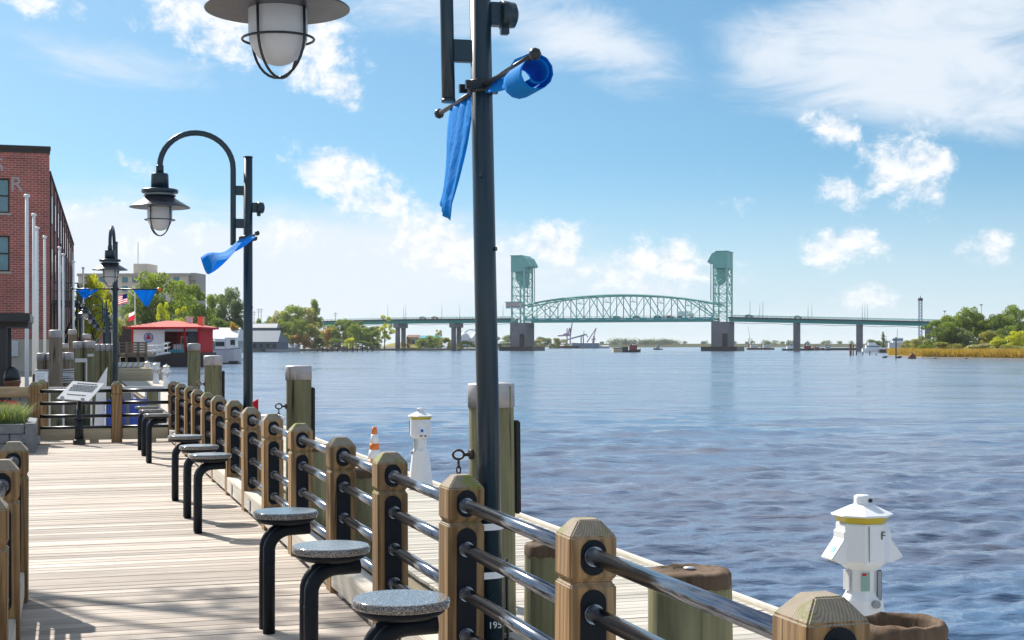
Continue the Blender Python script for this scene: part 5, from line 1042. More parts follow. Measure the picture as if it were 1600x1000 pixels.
for a in [(1480, 352, 534, 60, 'bush', 'olive', 'olive shrub line at the left of the right bank'), (1530, 345, 536, 60, 'bush', 'grey', 'pale shrub above the marsh grass'), (1450, 370, 536, 44, 'bush', 'mid', 'green shrub at the marsh end'), (1580, 335, 538, 50, 'bush', 'olive', 'olive shrub above the marsh grass at the right'), (1612, 330, 536, 44, 'bush', 'mid', 'green shrub at the right edge of the marsh')]: shrub(*a, base=IZ)
# marsh grass and lawn
def meadow(name, poly_fn, n, h, wd, col, label, z, seed):
    q = np.random.default_rng(seed); P = np.array([poly_fn(a, b) for a, b in q.random((n, 2))]); hh = h * (.6 + .6 * q.random(n)); a = q.uniform(0, 3.14, n); l = q.normal(0, .25, (n, 2)) * h
    dx, dy = np.cos(a) * wd, np.sin(a) * wd; z0 = np.full(n, z); v = np.stack([np.stack([P[:, 0] - dx, P[:, 1] - dy, z0], 1), np.stack([P[:, 0] + dx, P[:, 1] + dy, z0], 1), np.stack([P[:, 0] + l[:, 0], P[:, 1] + l[:, 1], z0 + hh], 1)], 1).reshape(-1, 3)
    me = bpy.data.meshes.new(name); me.from_pydata(v.tolist(), [], np.arange(3 * n).reshape(-1, 3).tolist()); me.materials.append(LF[col]); o = ob(name, me); tag(o, label, 'grass'); o['kind'] = 'stuff'
def mp_(a, b):
    x = 1388 + 330 * a; Y0 = np.interp(x, [1388, 1440, 1600, 1720], [415, 345, 305, 290]); Y = Y0 + 1 + b ** 1.5 * 34; return (X_(x, Y), Y)
meadow('marsh_grass', mp_, 30000, 1.9, .10, 'marsh', 'band of ochre marsh grass along the right bank', IZ, 5)
def lp_(a, b):
    x = 598 + 60 * a + 10 * b; Y0 = np.interp(x, [590, 600, 770], [822, 830, 880]); Y = Y0 + 2 + b * 40; return (X_(x, Y), Y)
mb = MB(); mb.grid(lambda a, b: (X_(598 + 62 * a, 836 + 60 * b), 834 + 14 * a + 60 * b, .0 + (3.0 * b + .6) * math.sin(math.pi * min(1, .15 + a * .8))), 10, 6); o = mb.build('lawn', LF['lawn']); struct(o)
# utility poles
for x, t_, Y, lb in ((397, 485, 800, 'left utility pole right of the second lamp'), (404, 481, 800, 'thin mast between the utility poles'), (408, 481, 800, 'right utility pole right of the second lamp'), (524, 487, 790, 'floodlight mast left of the bridge approach'), (505, 500, 740, 'dark lamp mast by the far left bank')):
    root = thing('utility_pole', lb, 'pole', (X_(x, Y), Y, -.05), 0, 'poles on the far left bank'); h = Z_(t_, Y); mb = MB(); mb.cyl((0, 0, 0), (0, 0, h), .22, .16, 6); mb.build('pole', M_GREY, root); mb = MB(); mb.box(-1.2, 1.2, -.1, .1, h - 1.2, h - .95); mb.box(-.9, .9, -.1, .1, h - 2.4, h - 2.2); mb.build('crossarm', M_GREY, root)
# storage dome and sheds by the bridge
root = thing('storage_dome', 'white storage domes beyond the bridge left of the nearest lamp', 'dome', (X_(735, 1150), 1150, 0), 0)
for dx in (-5, 5): mb = MB(); mb.lathe([(6, 0), (6, 4), (5.2, 8), (3.2, 11), (0, 12.5)], 16, (dx, 0, 0)); mb.build('dome', M_ROOFW, root)
mb = MB(); mb.tube([(-12, 0, 8), (-1, 0, 14.5), (9, 0, 14)], .5, 6); mb.build('conveyor', M_GREY, root)
shed('harbour_shed', 'low blue roofed shed under the bridge on the far bank', 655, 690, 900, 528, 524, M_GREY, M_TURQ, 14); shed('bank_house', 'low dark roofed house under the left bridge span', 635, 656, 905, 527, 523, M_GREY, M_RUST, 14)

# ------------------------------------------------------------------ bridge
BA = math.atan2(-.327, .945); BL = 116.4
br_ = thing('lift_bridge', 'green steel vertical lift bridge with two towers across the river', 'bridge', (X_(816, 820), 820, WZ), BA)
def prof_z(x): return float(np.interp(x, [-420, -300, -125, -80, 0, 116, 221, 330, 520], [9.5, 13.5, 17.7, 18.5, 18.7, 18.8, 15.8, 12, 6]))
def girder(name, x0, x1, mat, zt, zb, hw, n=10):
    mb = MB(); xs = [x0 + (x1 - x0) * i / n for i in range(n + 1)]
    vs = []
    for x in xs: z = prof_z(x); vs += [(x, -hw, z + zb), (x, hw, z + zb), (x, hw, z + zt), (x, -hw, z + zt)]
    mb.add(vs, [(i * 4 + a, i * 4 + (a + 1) % 4, i * 4 + 4 + (a + 1) % 4, i * 4 + 4 + a) for i in range(n) for a in range(4)] + [(3, 2, 1, 0), tuple(len(vs) - 4 + a for a in range(4))]); return mb.build(name, mat, br_)
for x0, x1 in ((-330, -4.2), (BL + 4.2, 460)):
    girder('girder', x0, x1, M_TEALD, -.65, -2.5, 5.2, 24); girder('roadway', x0, x1, M_ASPH, 0, -.65, 7.2, 24)
    mb = MB(); n_ = int((x1 - x0) / 2.5)
    for s in (-1, 1):
        for i in range(n_): x = x0 + (x1 - x0) * (i + .5) / n_; mb.box(x - .09, x + .09, s * 7.0 - .08, s * 7.0 + .08, prof_z(x), prof_z(x) + 1.0)
        m_ = 24; mb.tube([(x0 + (x1 - x0) * i / m_, s * 7.0, prof_z(x0 + (x1 - x0) * i / m_) + 1.0) for i in range(m_ + 1)], .09, 4, smooth=False); mb.tube([(x0 + (x1 - x0) * i / m_, s * 7.0, prof_z(x0 + (x1 - x0) * i / m_) + .5) for i in range(m_ + 1)], .07, 4, smooth=False)
    mb.build('parapet_railing', M_TEALP, br_)
    mb = MB(); m_ = 30
    for s in range(m_):
        xa, xb = x0 + (x1 - x0) * s / m_, x0 + (x1 - x0) * (s + 1) / m_; mb.tube([(xa, -4, prof_z(xa) - 3.0 - .5 * (s % 2)), (xb, -4, prof_z(xb) - 3.0 - .5 * ((s + 1) % 2))], .12, 4, smooth=False)
    mb.build('inspection_rail', M_GREY, br_)
def pier2(x, zt, cap=True):
    mb = MB()
    for s in (-1, 1): mb.cyl((x, s * 4.2, -2), (x, s * 4.2, zt), 1.5, 1.4, 10)
    if cap: mb.box(x - 1.7, x + 1.7, -7, 7, zt - 2.6, zt)
    mb.build('pier', M_CONC, br_)
def px_to_x(px): r = (px - 800) / F; x0, y0 = X_(816, 820), 820; return (r * y0 - x0) / (.945 + .327 * r)
for p in (626, 713, 545): x = px_to_x(p); pier2(x, prof_z(x) - 2.5)
for p in (1245, 1343, 1450):
    x = px_to_x(p); mb = MB(); mb.prism([(x + 1.45 * math.cos(t) + 0, 5.5 * math.copysign(1, math.sin(t)) * .6 + 2.4 * math.sin(t)) for t in [2 * math.pi * i / 14 + .1 for i in range(14)]], -2, prof_z(x) - 2.5); mb.build('pier', M_CONC, br_)
def tower(x0, s):
    """x0 along the bridge, s = +1 when the lift span lies on the +x side"""
    hl, hw = 3.65, 7.6
    mb = MB(); pts = []
    for a, b in ((5.4, 8.2), (5.0, 8.9)): pass
    n = 28; oval = [((5.5) * math.copysign(abs(math.cos(t)) ** .45, math.cos(t)), 9.0 * math.copysign(abs(math.sin(t)) ** .45, math.sin(t))) for t in [2 * math.pi * i / n for i in range(n)]]
    mb.prism([(x0 + a, b) for a, b in oval], 2.4, 16.0, smooth=False); pr = mb.build('tower_pier', M_CONC, br_)
    mb = MB(); mb.box(x0 - 9.8, x0 + 9.8, -12, 12, -2, 2.4); mb.box(x0 - 9.9, x0 + 9.9, -12.1, 12.1, 1.5, 1.9); mb.build('fender', M_HULL, pr)
    mb = MB(); mb.box(x0 + 1.5, x0 + 4.2, -9.3, -8.6, 2.4, 9.5); mb.build('pier_recess', M_DARK, pr)
    legs = MB()
    for a in (-1, 1):
        for b in (-1, 1): legs.box(x0 + a * hl - .42, x0 + a * hl + .42, b * hw - .42, b * hw + .42, 16.0, 46)
    tw = legs.build('tower', M_TEALP, br_)
    mb = MB(); lv = [16.6, 21.5, 26.5, 31.5, 36.5, 41.3, 45.5]
    for z0, z1 in zip(lv[:-1], lv[1:]):
        for b in (-1, 1):
            if z0 > 19 or True:
                mb.tube([(x0 - hl, b * hw, z0), (x0 + hl, b * hw, z1)], .17, 4, smooth=False); mb.tube([(x0 + hl, b * hw, z0), (x0 - hl, b * hw, z1)], .17, 4, smooth=False); mb.box(x0 - hl, x0 + hl, b * hw - .16, b * hw + .16, z1 - .16, z1 + .16)
        for a in (-1, 1):
            if z0 < 22: continue
            for b0, b1 in ((-hw, 0), (0, hw)):
                mb.tube([(x0 + a * hl, b0, z0), (x0 + a * hl, b1, z1)], .17, 4, smooth=False); mb.tube([(x0 + a * hl, b1, z0), (x0 + a * hl, b0, z1)], .17, 4, smooth=False)
            mb.box(x0 + a * hl - .16, x0 + a * hl + .16, -hw, hw, z1 - .16, z1 + .16)
    mb.build('lattice', M_TEALP, tw)
    mb = MB(); f = lambda x: x0 + s * x
    pr_ = [(f(-4.1), 45.2), (f(-4.1), 54.2), (f(2.6), 54.2), (f(4.6), 53.2), (f(7.0), 48.8), (f(6.2), 47.9), (f(4.1), 47.9), (f(4.1), 45.2)]
    mb.prism(pr_ if s > 0 else pr_[::-1], -8.2, -.6, 'y'); mb.prism(pr_ if s > 0 else pr_[::-1], .6, 8.2, 'y'); mb.box(min(f(-4.0), f(3.2)), max(f(-4.0), f(3.2)), -.6, .6, 45.4, 53.9); hs = mb.build('machinery_house', M_TEAL, tw, .0)
    mb = MB(); mb.box(min(f(-4.4), f(2.6)), max(f(-4.4), f(2.6)), -8.5, 8.5, 54.2, 54.6); mb.build('house_roof', M_TEALD, hs)
    mb = MB(); cw = [(f(-2.2), 45.0), (f(2.6), 45.0), (f(2.6), 37.6), (f(1.4), 36.4), (f(-.8), 38.6), (f(-2.2), 41.5)]; mb.prism(cw, -5.6, 5.6, 'y'); mb.build('counterweight', M_TEAL, tw)
    for b in (-1, 1):
        for q_ in (0, .5, 1.0): mb = MB(); mb.cyl((f(5.2 + q_ * .3), b * 6.5, 27.6), (f(5.2 + q_ * .3), b * 6.5, 48), .10, n=5); mb.build('lift_cable', M_GREY, tw)
    return tw
t1 = tower(0, 1); t2 = tower(BL, -1)
mb = MB(); mb.box(-6.2, 3.0, -11.2, -7.9, 24.2, 27.6); oh = mb.build('operator_house', M_LGREY, t1); mb = MB(); mb.box(-6.6, 3.4, -11.6, -7.7, 27.6, 28.0); mb.build('house_roof', M_TEAL, oh)
mb = MB()
for i in range(6): x = -5.6 + i * 1.25; mb.box(x, x + .25, -11.26, -11.2, 25.9, 27.1); mb.box(x + .25, x + .85, -11.26, -11.2, 26.8, 27.1); mb.box(x + .25, x + .75, -11.26, -11.2, 26.35, 26.6); mb.box(x + .25, x + .85, -11.26, -11.2, 25.9, 26.15)
mb.build('lettering', M_ORANGE, oh); mb = MB(); mb.box(-5.6, 2.5, -11.26, -11.2, 24.8, 25.6); mb.build('window', M_PANE, oh)
mb = MB(); mb.box(BL - 3.0, BL + 5.5, -10.2, -8.0, 24.2, 24.6); mb.box(BL - 3, BL + 5.5, -10.2, -10.1, 25.4, 25.5); mb.build('walkway', M_TEALP, t2)
# lift span
ls = MB(); x0, x1 = 3.6, BL - 3.6; NP = 14
def tz(f): return 25.8 + (31.2 - 25.8) * (1 - (2 * f - 1) ** 2) ** .9
ls.box(x0, x1, -7.4, 7.4, 17.6, 18.2); ls = ls.build('span_deck', M_ASPH, br_)
for s in (-1, 1):
    P_ = [x0 + (x1 - x0) * i / NP for i in range(NP + 1)]; top = [(x, s * 7.6, tz(i / NP)) for i, x in enumerate(P_)]
    mb = MB(); mb.tube([(x0 - 3.0, s * 7.6, 25.6)] + top + [(x1 + 3.0, s * 7.6, 25.6)], .52, 4, smooth=False); mb.build('top_chord', M_TEAL, ls)
    mb = MB(); mb.box(x0, x1, s * 7.6 - .4, s * 7.6 + .4, 17.0, 18.5); mb.box(x0, x1, s * 7.6 - .5, s * 7.6 + .5, 16.2, 16.7); mb.build('bottom_chord', M_TEALD, ls)
    mb = MB()
    for i in range(NP): mb.box(P_[i] + 1.6, P_[i] + 5.4, s * 7.6 - .44, s * 7.6 + .44, 17.55, 17.95)
    mb.build('stringer_plate', M_LGREY, ls)
    for i in range(1, NP): mv = MB(); mv.box(P_[i] - .22, P_[i] + .22, s * 7.6 - .22, s * 7.6 + .22, 18.5, tz(i / NP)); mv.build('vertical', M_TEALP, ls)
    for i in range(NP):
        a, b = ((P_[i], 18.5), (P_[i + 1], tz((i + 1) / NP))) if (i % 2 == 0) else ((P_[i], tz(i / NP)), (P_[i + 1], 18.5))
        mdg = MB(); mdg.tube([(a[0], s * 7.6, a[1]), (b[0], s * 7.6, b[1])], .26, 4, smooth=False); mdg.build('diagonal', M_TEALP, ls)
    for i in (0, NP - 1):
        xa, xb = (P_[0] + .5, P_[2]) if i == 0 else (P_[-1] - .5, P_[-3]); mdg = MB(); mdg.tube([(xa, s * 7.6, 18.5), (xb, s * 7.6, tz(2 / NP))], .3, 4, smooth=False); mdg.build('end_strut', M_TEALP, ls)
mb = MB()
for i in range(2, NP - 1, 2):
    x = x0 + (x1 - x0) * i / NP; z = tz(i / NP); mb.tube([(x, -7.6, z - 3.6), (x, 7.6, z - 3.6)], .2, 4, smooth=False); mb.tube([(x, -7.6, z), (x, 7.6, z)], .25, 4, smooth=False); mb.tube([(x, -7.6, z), (x, 0, z - 3.6)], .15, 4, smooth=False); mb.tube([(x, 7.6, z), (x, 0, z - 3.6)], .15, 4, smooth=False); mb.tube([(x, -7.6, z), (x + 8, 7.6, tz((i + 1) / NP))], .15, 4, smooth=False)
mb.build('sway_bracing', M_TEALP, ls)
mb = MB()
for i in range(48): x = x0 + (x1 - x0) * (i + .5) / 48; mb.box(x - .08, x + .08, -7.1, -6.95, 18.2, 19.3)
mb.box(x0, x1, -7.1, -6.95, 19.25, 19.4); mb.build('parapet_railing', M_GREY, ls)
for p in (613, 624, 641, 697, 712, 770, 780): x = px_to_x(p); mb = MB(); mb.cyl((x, -6.6 if p % 2 else 6.6, prof_z(x)), (x, -6.6 if p % 2 else 6.6, prof_z(x) + 8.6), .16, .10, 6); mb.build('light_pole', M_LGREY, br_)
for p in (1175, 1184, 1195, 1260, 1266, 1349, 1353, 1357): x = px_to_x(p); mb = MB(); mb.cyl((x, -6.6 if p % 2 else 6.6, prof_z(x)), (x, -6.6 if p % 2 else 6.6, prof_z(x) + 8.8), .16, .10, 6); mb.build('light_pole', M_LGREY, br_)
# traffic on the bridge
def car(px, lane, col, label, kind='car'):
    x = px_to_x(px); z = prof_z(x) if (x < -4 or x > BL + 4) else 18.2
    loc = br_.matrix_world if 0 else Matrix.Rotation(BA, 4, 'Z') @ Vector((x, lane, 0)); root = thing('vehicle', label, 'truck' if kind == 'truck' else 'car', Vector((X_(816, 820), 820, WZ + z + .003)) + loc, BA, 'traffic on the bridge')
    if kind == 'truck':
        mb = MB(); mb.box(-4.2, 2.6, -1.2, 1.2, .9, 3.7); mb.build('cargo_box', M_WHITE, root, .05); mb = MB(); mb.prism([(2.8, .6), (5.0, .6), (5.0, 1.8), (4.5, 2.8), (2.8, 2.9)], -1.1, 1.1, 'y'); mb.build('cab', M_WHITE, root, .05); wx_ = (-3.2, -2.1, 4.0); wr = .5
    else:
        mb = MB(); mb.prism([(-2.2, .35), (2.2, .35), (2.25, .8), (1.3, 1.0), (.6, 1.5), (-1.2, 1.52), (-1.9, 1.05), (-2.25, .95)], -.88, .88, 'y'); mb.build('body', col, root, .06); mb = MB(); mb.prism([(1.15, 1.02), (.58, 1.42), (-1.1, 1.44), (-1.7, 1.06)], -.9, .9, 'y'); mb.build('windows', M_PANE, root); wx_ = (-1.4, 1.4); wr = .33
    for wx2 in wx_:
        for s in (-1, 1): mb = MB(); mb.cyl((wx2, s * .72, wr), (wx2, s * .95, wr), wr, n=12); mb.build('wheel', M_RUB, root)
car(1072, -3.2, None, 'white box truck on the lift span near the right tower', 'truck'); car(1030, -3.0, M_DKBR, 'dark car on the right half of the lift span'); car(997, -3.2, M_GREY, 'grey car at the middle of the lift span'); car(966, -3.0, M_GREY, 'grey car left of the middle of the lift span'); car(1049, -3.2, M_RED, 'red car following the white truck'); car(664, -3.2, M_GREY, 'grey car on the left approach span'); car(683, -3.2, M_RED, 'red car on the left approach span'); car(1172, -3.2, M_ROOFB, 'blue car right of the right tower'); car(1248, -3.2, M_GREY, 'grey car over the first right pier')

# ------------------------------------------------------------------ vessels and river clutter
def tug(px, Y, wpx, label, hull=M_HULL, house=M_DRED, flip=1, tall=1.0):
    Lh = wpx * Y / F / 2; root = thing('tugboat', label, 'tugboat', (X_(px, Y), Y, WZ), R(8)); b = Lh * .32; fl2 = lambda x: x * flip
    secs = [(-1, .7, .75), (-.5, 1, .55), (.4, 1, .6), (.8, .7, .85), (1.0, .08, 1.1)]; mb = MB(); vs = []
    for x, w_, z in secs: vs += [(fl2(x * Lh), -b * w_ * .8, -.5), (fl2(x * Lh * 1.03), -b * w_, z * Lh * .42), (fl2(x * Lh * 1.03), b * w_, z * Lh * .42), (fl2(x * Lh), b * w_ * .8, -.5)]
    mb.add(vs, [(i * 4 + a, i * 4 + (a + 1) % 4, i * 4 + 4 + (a + 1) % 4, i * 4 + 4 + a) for i in range(4) for a in range(4)] + [(0, 1, 2, 3), (19, 18, 17, 16)]); mb.build('hull', hull, root)
    h = Lh * .42; d0 = Lh * .22; mb = MB(); xa, xb = sorted((fl2(-.35 * Lh), fl2(.55 * Lh))); mb.box(xa, xb, -b * .6, b * .6, d0, d0 + h * tall); mb.build('deckhouse', house, root)
    xa, xb = sorted((fl2(0), fl2(.42 * Lh))); mb = MB(); mb.box(xa, xb, -b * .5, b * .5, d0 + h * tall, d0 + h * (tall + .75)); wv = mb.build('wheelhouse', M_WHITE if house is not M_WHITE else M_BEIGE, root); mb = MB(); mb.box(xa - .05, xb + .05, -b * .5 - .05, b * .5 + .05, d0 + h * (tall + .25), d0 + h * (tall + .58)); mb.build('window', M_PANE, wv); mb = MB(); mb.box(xa - .3, xb + .3, -b * .6, b * .6, d0 + h * (tall + .75), d0 + h * (tall + .87)); mb.build('roof', house, wv)
    mb = MB(); mb.cyl((fl2(-.15 * Lh), 0, d0 + h), (fl2(-.15 * Lh), 0, d0 + h * 2.0), Lh * .08, n=8); mb.build('funnel', M_HULL, root); mb = MB(); mb.cyl((fl2(.2 * Lh), 0, d0 + h * (tall + .8)), (fl2(.2 * Lh), 0, d0 + h * (tall + 1.8)), .12, .07, 6); mb.box(fl2(.2 * Lh) - .6, fl2(.2 * Lh) + .6, -.05, .05, d0 + h * (tall + 1.3), d0 + h * (tall + 1.4)); mb.build('mast', M_GREY, root)
    for i in range(4): mb = MB(); x = fl2((-.6 + i * .4) * Lh); mb.lathe([(.18, -.18), (.42, -.1), (.42, .1), (.18, .18)], 8, (x, -b * 1.02, Lh * .1)); mb.build('fender', M_RUB, root)
tug(988, 640, 26, 'red and dark tugboat pushing a barge under the bridge span', tall=1.5); tug(1028, 1000, 14, 'small dark boat right of the barge tug', house=M_GREY, flip=-1)
root = thing('barge', 'low tan and black barge ahead of the tug under the bridge', 'barge', (X_(969, 642), 642, WZ), R(4)); k = 642 / F; mb = MB(); mb.box(-12 * k, 2 * k, -3, 3, -.4, 1.7); mb.build('hull', M_WHALE, root); mb = MB(); mb.box(2.05 * k, 11 * k, -3, 3, -.4, 2.4); mb.build('hold', M_HULL, root); mb = MB(); mb.box(-12 * k, 2 * k, -3.05, 3.05, 1.7, 2.0); mb.build('coaming', M_DKBR, root)
tug(1233, 850, 22, 'black and white tugboat moored left of the first right bridge pier', house=M_WHITE); tug(1260, 860, 24, 'red tugboat moored right of the first right bridge pier'); tug(1292, 870, 18, 'dark tugboat moored between the right bridge piers', house=M_GREY); tug(1275, 880, 16, 'small red tugboat behind the moored tugs')
root = thing('moored_barge', 'long dark barge beyond the tugs between the right piers', 'barge', (X_(1310, 900), 900, WZ), 0); mb = MB(); mb.box(-16, 16, -4, 4, -.5, 1.3); mb.build('hull', M_HULL, root); mb = MB(); mb.box(-15.5, 15.5, -3.7, 3.7, 1.3, 1.6); mb.build('deck', M_GREY, root)
root = thing('motor_yacht', 'white motor yacht moored right of the second right bridge pier', 'yacht', (X_(1366, 600), 600, WZ), R(-6)); mb = MB(); mb.prism([(-5, .3), (5, .3), (6.6, 2.2), (1, 1.9), (-5, 1.7)], -1.8, 1.8, 'y'); mb.build('hull', M_WHITE, root, .1); mb = MB(); mb.prism([(-3.6, 1.8), (3.2, 1.9), (1.6, 3.2), (-3.6, 3.2)], -1.4, 1.4, 'y'); c_ = mb.build('cabin', M_WHITE, root, .08); mb = MB(); mb.prism([(-3, 2.3), (2.4, 2.3), (1.7, 2.95), (-3, 2.95)], -1.44, 1.44, 'y'); mb.build('window', M_PANE, c_); mb = MB(); mb.prism([(-2.6, 3.2), (1, 3.2), (.2, 4.3), (-2.6, 4.2)], -1.1, 1.1, 'y'); mb.build('flybridge', M_WHITE, root)
root = thing('grey_ship', 'grey and white workship moored left of the right bank trees', 'ship', (X_(1400, 590), 590, WZ), R(-5)); mb = MB(); mb.prism([(-7, -.3), (5, -.3), (7, 1.8), (-7, 1.4)], -2, 2, 'y'); mb.build('hull', M_HULL, root); mb = MB(); mb.box(-3, 4, -1.6, 1.6, 1.5, 4.2); mb.build('deckhouse', M_LGREY, root); mb = MB(); mb.box(-1.5, 2.6, -1.3, 1.3, 4.2, 6.2); w2 = mb.build('wheelhouse', M_WHITE, root); mb = MB(); mb.box(-1.55, 2.65, -1.35, 1.35, 5.0, 5.8); mb.build('window', M_PANE, w2); mb = MB(); mb.cyl((.5, 0, 6.2), (.5, 0, 10), .12, n=6); mb.cyl((-4, 0, 1.4), (-4, 0, 7), .12, n=6); mb.build('mast', M_GREY, root)
for x, Y, t_, wd, m_, lb in ((1329, 440, 537, 3.6, M_RUST, 'left of the two rusty piles right of the bridge pier'), (1333, 441, 538, 2, M_RUST, 'right of the two rusty piles right of the bridge pier'), (1338, 445, 548, 1.8, M_HULL, 'first short dark pile in the river at the right'), (1348, 445, 550, 1.6, M_HULL, 'second short dark pile in the river at the right'), (1359, 445, 549, 1.6, M_HULL, 'third short dark pile in the river at the right'), (1369, 440, 552, 1.6, M_HULL, 'fourth short dark pile in the river at the right'), (1400, 335, 527, 1.9, M_HULL, 'tall black pile standing before the marsh')):
    r = wd * Y / F / 2; root = thing('river_pile', lb, 'pile', (X_(x, Y), Y, WZ), 0, 'piles in the river at the right'); zt = Z_(t_, Y) - WZ; mb = MB(); pile_body(mb, r, -1, zt, x, 8, 1.04, 3); mb.build('shaft', m_, root); mb = MB(); mb.lathe([(r * 1.02, zt - .05), (r * .9, zt + .08), (0, zt + .1)], 8); mb.build('head', M_GREY, root)
root = thing('rusty_buoy', 'rusty round mooring buoy before the marsh grass', 'buoy', (X_(1425, 322), 322, WZ), 0); mb = MB(); mb.lathe([(.85, -.3), (.95, .2), (.85, .7), (.45, 1.15), (.12, 1.3), (0, 1.32)], 14); mb.build('float', M_RUST, root); mb = MB(); mb.tube([(.2 * math.cos(t), 0, 1.38 + .15 * math.sin(t)) for t in [2 * math.pi * i / 10 for i in range(11)]], .04, 5, False); mb.build('ring', M_RUST, root)
for x, Y, s, lb in ((1405, 338, .8, 'dark timber debris at the foot of the tall black pile'), (1383, 345, .7, 'small dark stump left of the tall black pile'), (1462, 322, .35, 'small dark stump at the marsh edge'), (1510, 312, .35, 'second small dark stump at the marsh edge')):
    root = thing('timber_stump', lb, 'stump', (X_(x, Y), Y, WZ), 0, 'stumps in the shallows'); mb = MB(); pile_body(mb, s * .5, -.6, s * .6, x, 9, 1.2, 3); mb.tube([(-s, 0, .1), (0, .1, .3 * s), (s * .9, 0, .5 * s)], [.22 * s, .25 * s, .12 * s], 7); mb.build('wood', M_HULL, root)
# harbour cranes and mast crane
def gantry(px, Y, label, m_, boom):
    root = thing('harbour_crane', label, 'crane', (X_(px, Y), Y, WZ + 1), 0, 'cranes in the far harbour'); k = Y / F
    def S(x0, y0, x1, y1, r, nm): mb = MB(); mb.tube([((x0 - px) * k, 0, Z_(y0, Y) - WZ - 1), ((x1 - px) * k, 0, Z_(y1, Y) - WZ - 1)], r, 5); mb.build(nm, m_, root)
    for a in boom: S(*a)
    return root
gantry(888, 1500, 'lilac gantry crane with raised boom under the left half of the lift span', M_CRANE, [(886, 541, 886, 513, .8, 'leg'), (891, 541, 891, 513, .8, 'leg'), (871, 524.5, 892, 523.5, 1.0, 'girder'), (891, 524, 894, 503, .8, 'boom'), (888, 524, 889.5, 512, .7, 'mast'), (889.5, 512, 892, 524, .5, 'stay'), (880, 522.5, 886, 522.5, 1.4, 'machinery_house')])
gantry(905, 1480, 'blue conveyor gantry right of the lilac crane', M_CRANEB, [(877, 533, 916, 522.5, .8, 'conveyor'), (908, 541, 908, 524, .7, 'leg'), (912, 541, 911, 524, .7, 'leg'), (912, 524, 912.5, 517, .4, 'mast'), (916, 522.5, 918.5, 527, .5, 'chute')])
gantry(926, 1470, 'slanting jib crane, rightmost in the far harbour', M_CRANE, [(917, 535, 931.5, 512.5, .6, 'jib'), (927, 536, 928, 525, 1.2, 'tower'), (928, 525, 931.5, 512.5, .5, 'stay'), (924, 530, 931, 530, .6, 'platform')])
for x0, x1, y0, m_, lb in ((858, 905, 540, M_DKBR, 'dark timber wharf under the far cranes'), (894, 936, 536, M_CRANEB, 'blue grey warehouse under the far cranes'), (936, 952, 541, M_GREY, 'low barge right of the far warehouse')):
    k = 1490 / F; root = thing('wharf_building', lb, 'building', (X_((x0 + x1) / 2, 1490), 1490, WZ), 0); hw = (x1 - x0) * k / 2; mb = MB(); mb.box(-hw, hw, 0, 20, -1, Z_(y0, 1490) - WZ); mb.build('wall', m_, root); mb = MB(); mb.add([(-hw - .3, -.3, Z_(y0, 1490) - WZ), (hw + .3, -.3, Z_(y0, 1490) - WZ), (hw, 10, Z_(y0 - 1.2, 1490) - WZ), (-hw, 10, Z_(y0 - 1.2, 1490) - WZ), (hw + .3, 20.3, Z_(y0, 1490) - WZ), (-hw - .3, 20.3, Z_(y0, 1490) - WZ)], [(0, 1, 2, 3), (3, 2, 4, 5), (0, 3, 5), (1, 4, 2)]); mb.build('roof', M_LGREY, root)
root = thing('lattice_mast', 'slim lattice crane mast behind the right end of the bridge', 'mast', (X_(1438, 800), 800, WZ), 0); mb = MB(); h = Z_(470, 800) - WZ
for a in (-.8, .8):
    for b in (-.8, .8): mb.box(a - .13, a + .13, b - .13, b + .13, 0, h)
for i in range(16):
    z0, z1 = h * i / 16, h * (i + 1) / 16; mb.tube([(-.8, -.8, z0), (.8, -.8, z1)], .1, 4); mb.tube([(.8, .8, z0), (-.8, .8, z1)], .1, 4); mb.box(-.8, .8, -.86, -.74, z1 - .1, z1 + .1)
mb.build('lattice', M_CRANEB, root); mb = MB(); mb.box(-1.1, 1.1, -1.1, 1.1, h, h + 1.5); mb.cyl((0, 0, h + 1.5), (0, 0, h + 3), .3, .1, 6); mb.build('head', M_HULL, root)
for x, t_, Y, lb in ((1533, 477, 420, 'thin mast above the gap in the right bank trees'), (1476, 487, 420, 'thin lamp mast above the right bank trees'), (1169, 512, 1100, 'thin crane jib right of the right tower pier')):
    root = thing('mast', lb, 'mast', (X_(x, Y), Y, WZ), 0); h = Z_(t_, Y) - WZ; mb = MB(); mb.tube([(2.5 if x == 1169 else 0, 0, 0), (0, 0, h)], [.25, .12], 6); mb.build('pole', M_GREY, root); mb = MB(); mb.box(-.4, .4, -.2, .2, h, h + .3); mb.build('head', M_GREY, root)
for x, lb in ((1178, 'left rig of the distant dredger right of the tower pier'), (1198, 'right deckhouse of the distant dredger right of the tower pier')):
    Y = 1000; root = thing('dredger', lb, 'vessel', (X_(x, Y), Y, WZ), 0); mb = MB(); mb.box(-5, 5, -2, 2, -.3, 1.4); mb.build('hull', M_RUST, root); mb = MB(); mb.box(-2.5, 2.5, -1.2, 1.2, 1.4, 3.6); mb.build('deckhouse', M_LGREY, root)
    for q_ in (-3.6, -1.5): mb = MB(); mb.cyl((q_, 0, 1.4), (q_, 0, 8 if x == 1178 else 5), .25, n=6); mb.build('spud', M_RUST, root)

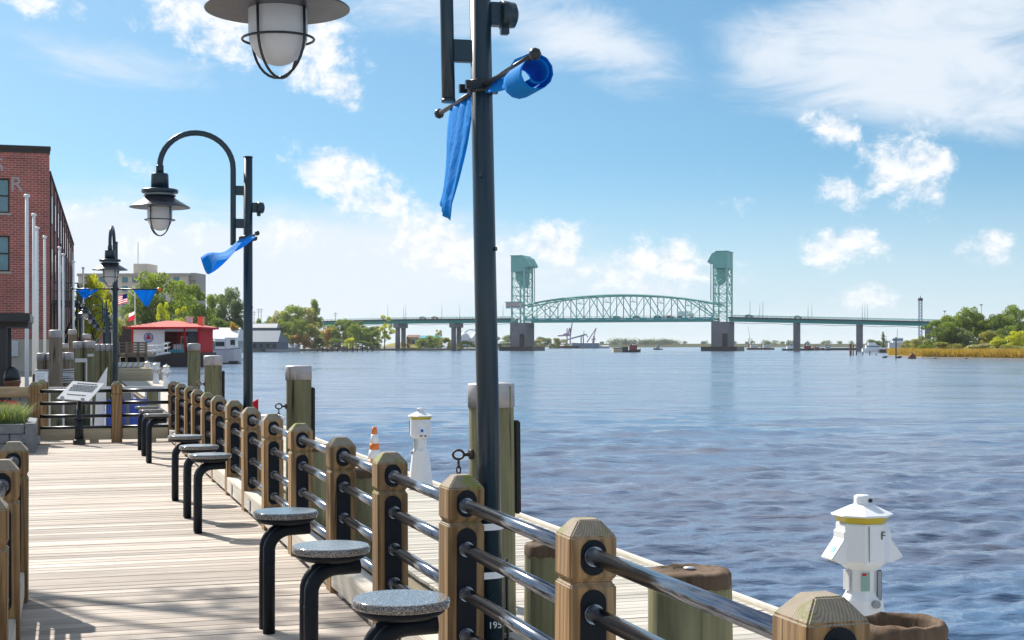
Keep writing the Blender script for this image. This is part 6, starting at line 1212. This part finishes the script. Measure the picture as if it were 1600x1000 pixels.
# street tree just out of frame at the left; its leaning limb shades the near planks
tr_ = thing('street_tree', 'leaning street tree left of the picture, its limb shading the near planks', 'tree', UV(20.0, -6.2, -.03), AL)
mb = MB(); mb.tube([(0, 0, 0), (.35, .1, 3.5), (1.3, 0, 7.0), (2.6, 0, 9.3), (3.3, -.1, 10.2)], [.22, .18, .13, .07, .03], 10)
for dx, dy, dz in ((3.6, .7, 10.6), (3.2, -.8, 10.1), (2.4, .8, 10.0), (.2, .9, 9.0), (-.6, -.6, 8.6)): mb.tube([(1.3 if dx < 1 else 2.3, 0, 7.0 if dx < 1 else 8.8), ((dx + 1.8) / 2, dy * .5, dz - .7), (dx, dy, dz)], [.07, .05, .015], 6)
mb.build('trunk', M_BARK, tr_)
q = np.random.default_rng(5); vv = []; ff = []
for cx, cy, cz, rr_2, n_ in ((3.3, -.5, 10.3, .62, 150), (3.7, .5, 10.5, .55, 110), (3.0, .9, 10.2, .5, 80), (2.6, -.9, 10.0, .5, 80), (.2, .9, 9.2, .9, 200), (-.6, -.6, 8.9, .9, 200), (1.4, .2, 9.6, .8, 160)):
    for k in range(n_):
        d = q.normal(size=3); d /= np.linalg.norm(d); p = np.array([cx, cy, cz]) + d * rr_2 * q.random() ** .45; a_ = q.normal(size=3); a_ /= np.linalg.norm(a_); e_ = np.cross(a_, d); b = len(vv)
        vv += [tuple(p - a_ * .10), tuple(p + e_ * .05), tuple(p + a_ * .10), tuple(p - e_ * .05)]; ff.append((b, b + 1, b + 2, b + 3))
me = bpy.data.meshes.new('crown'); me.from_pydata(vv, [], ff); me.materials.append(LF['mid']); ob('crown', me, tr_)

# ------------------------------------------------------------------ haze
hz = MB(); hz.box(-12600, 12600, -300, 12600, WZ - 2.6, 75); hm = bpy.data.materials.new('haze'); hm.use_nodes = True; n_ = hm.node_tree; n_.nodes.clear()
pvn = n_.nodes.new('ShaderNodeVolumePrincipled'); pvn.inputs['Color'].default_value = (.93, .96, 1.0, 1); pvn.inputs['Density'].default_value = .00006; pvn.inputs['Anisotropy'].default_value = 0.1
on = n_.nodes.new('ShaderNodeOutputMaterial'); n_.links.new(pvn.outputs[0], on.inputs['Volume'])
o = hz.build('haze', hm); o['kind'] = 'stuff'; tag(o, 'thin pale haze over the river', 'haze')
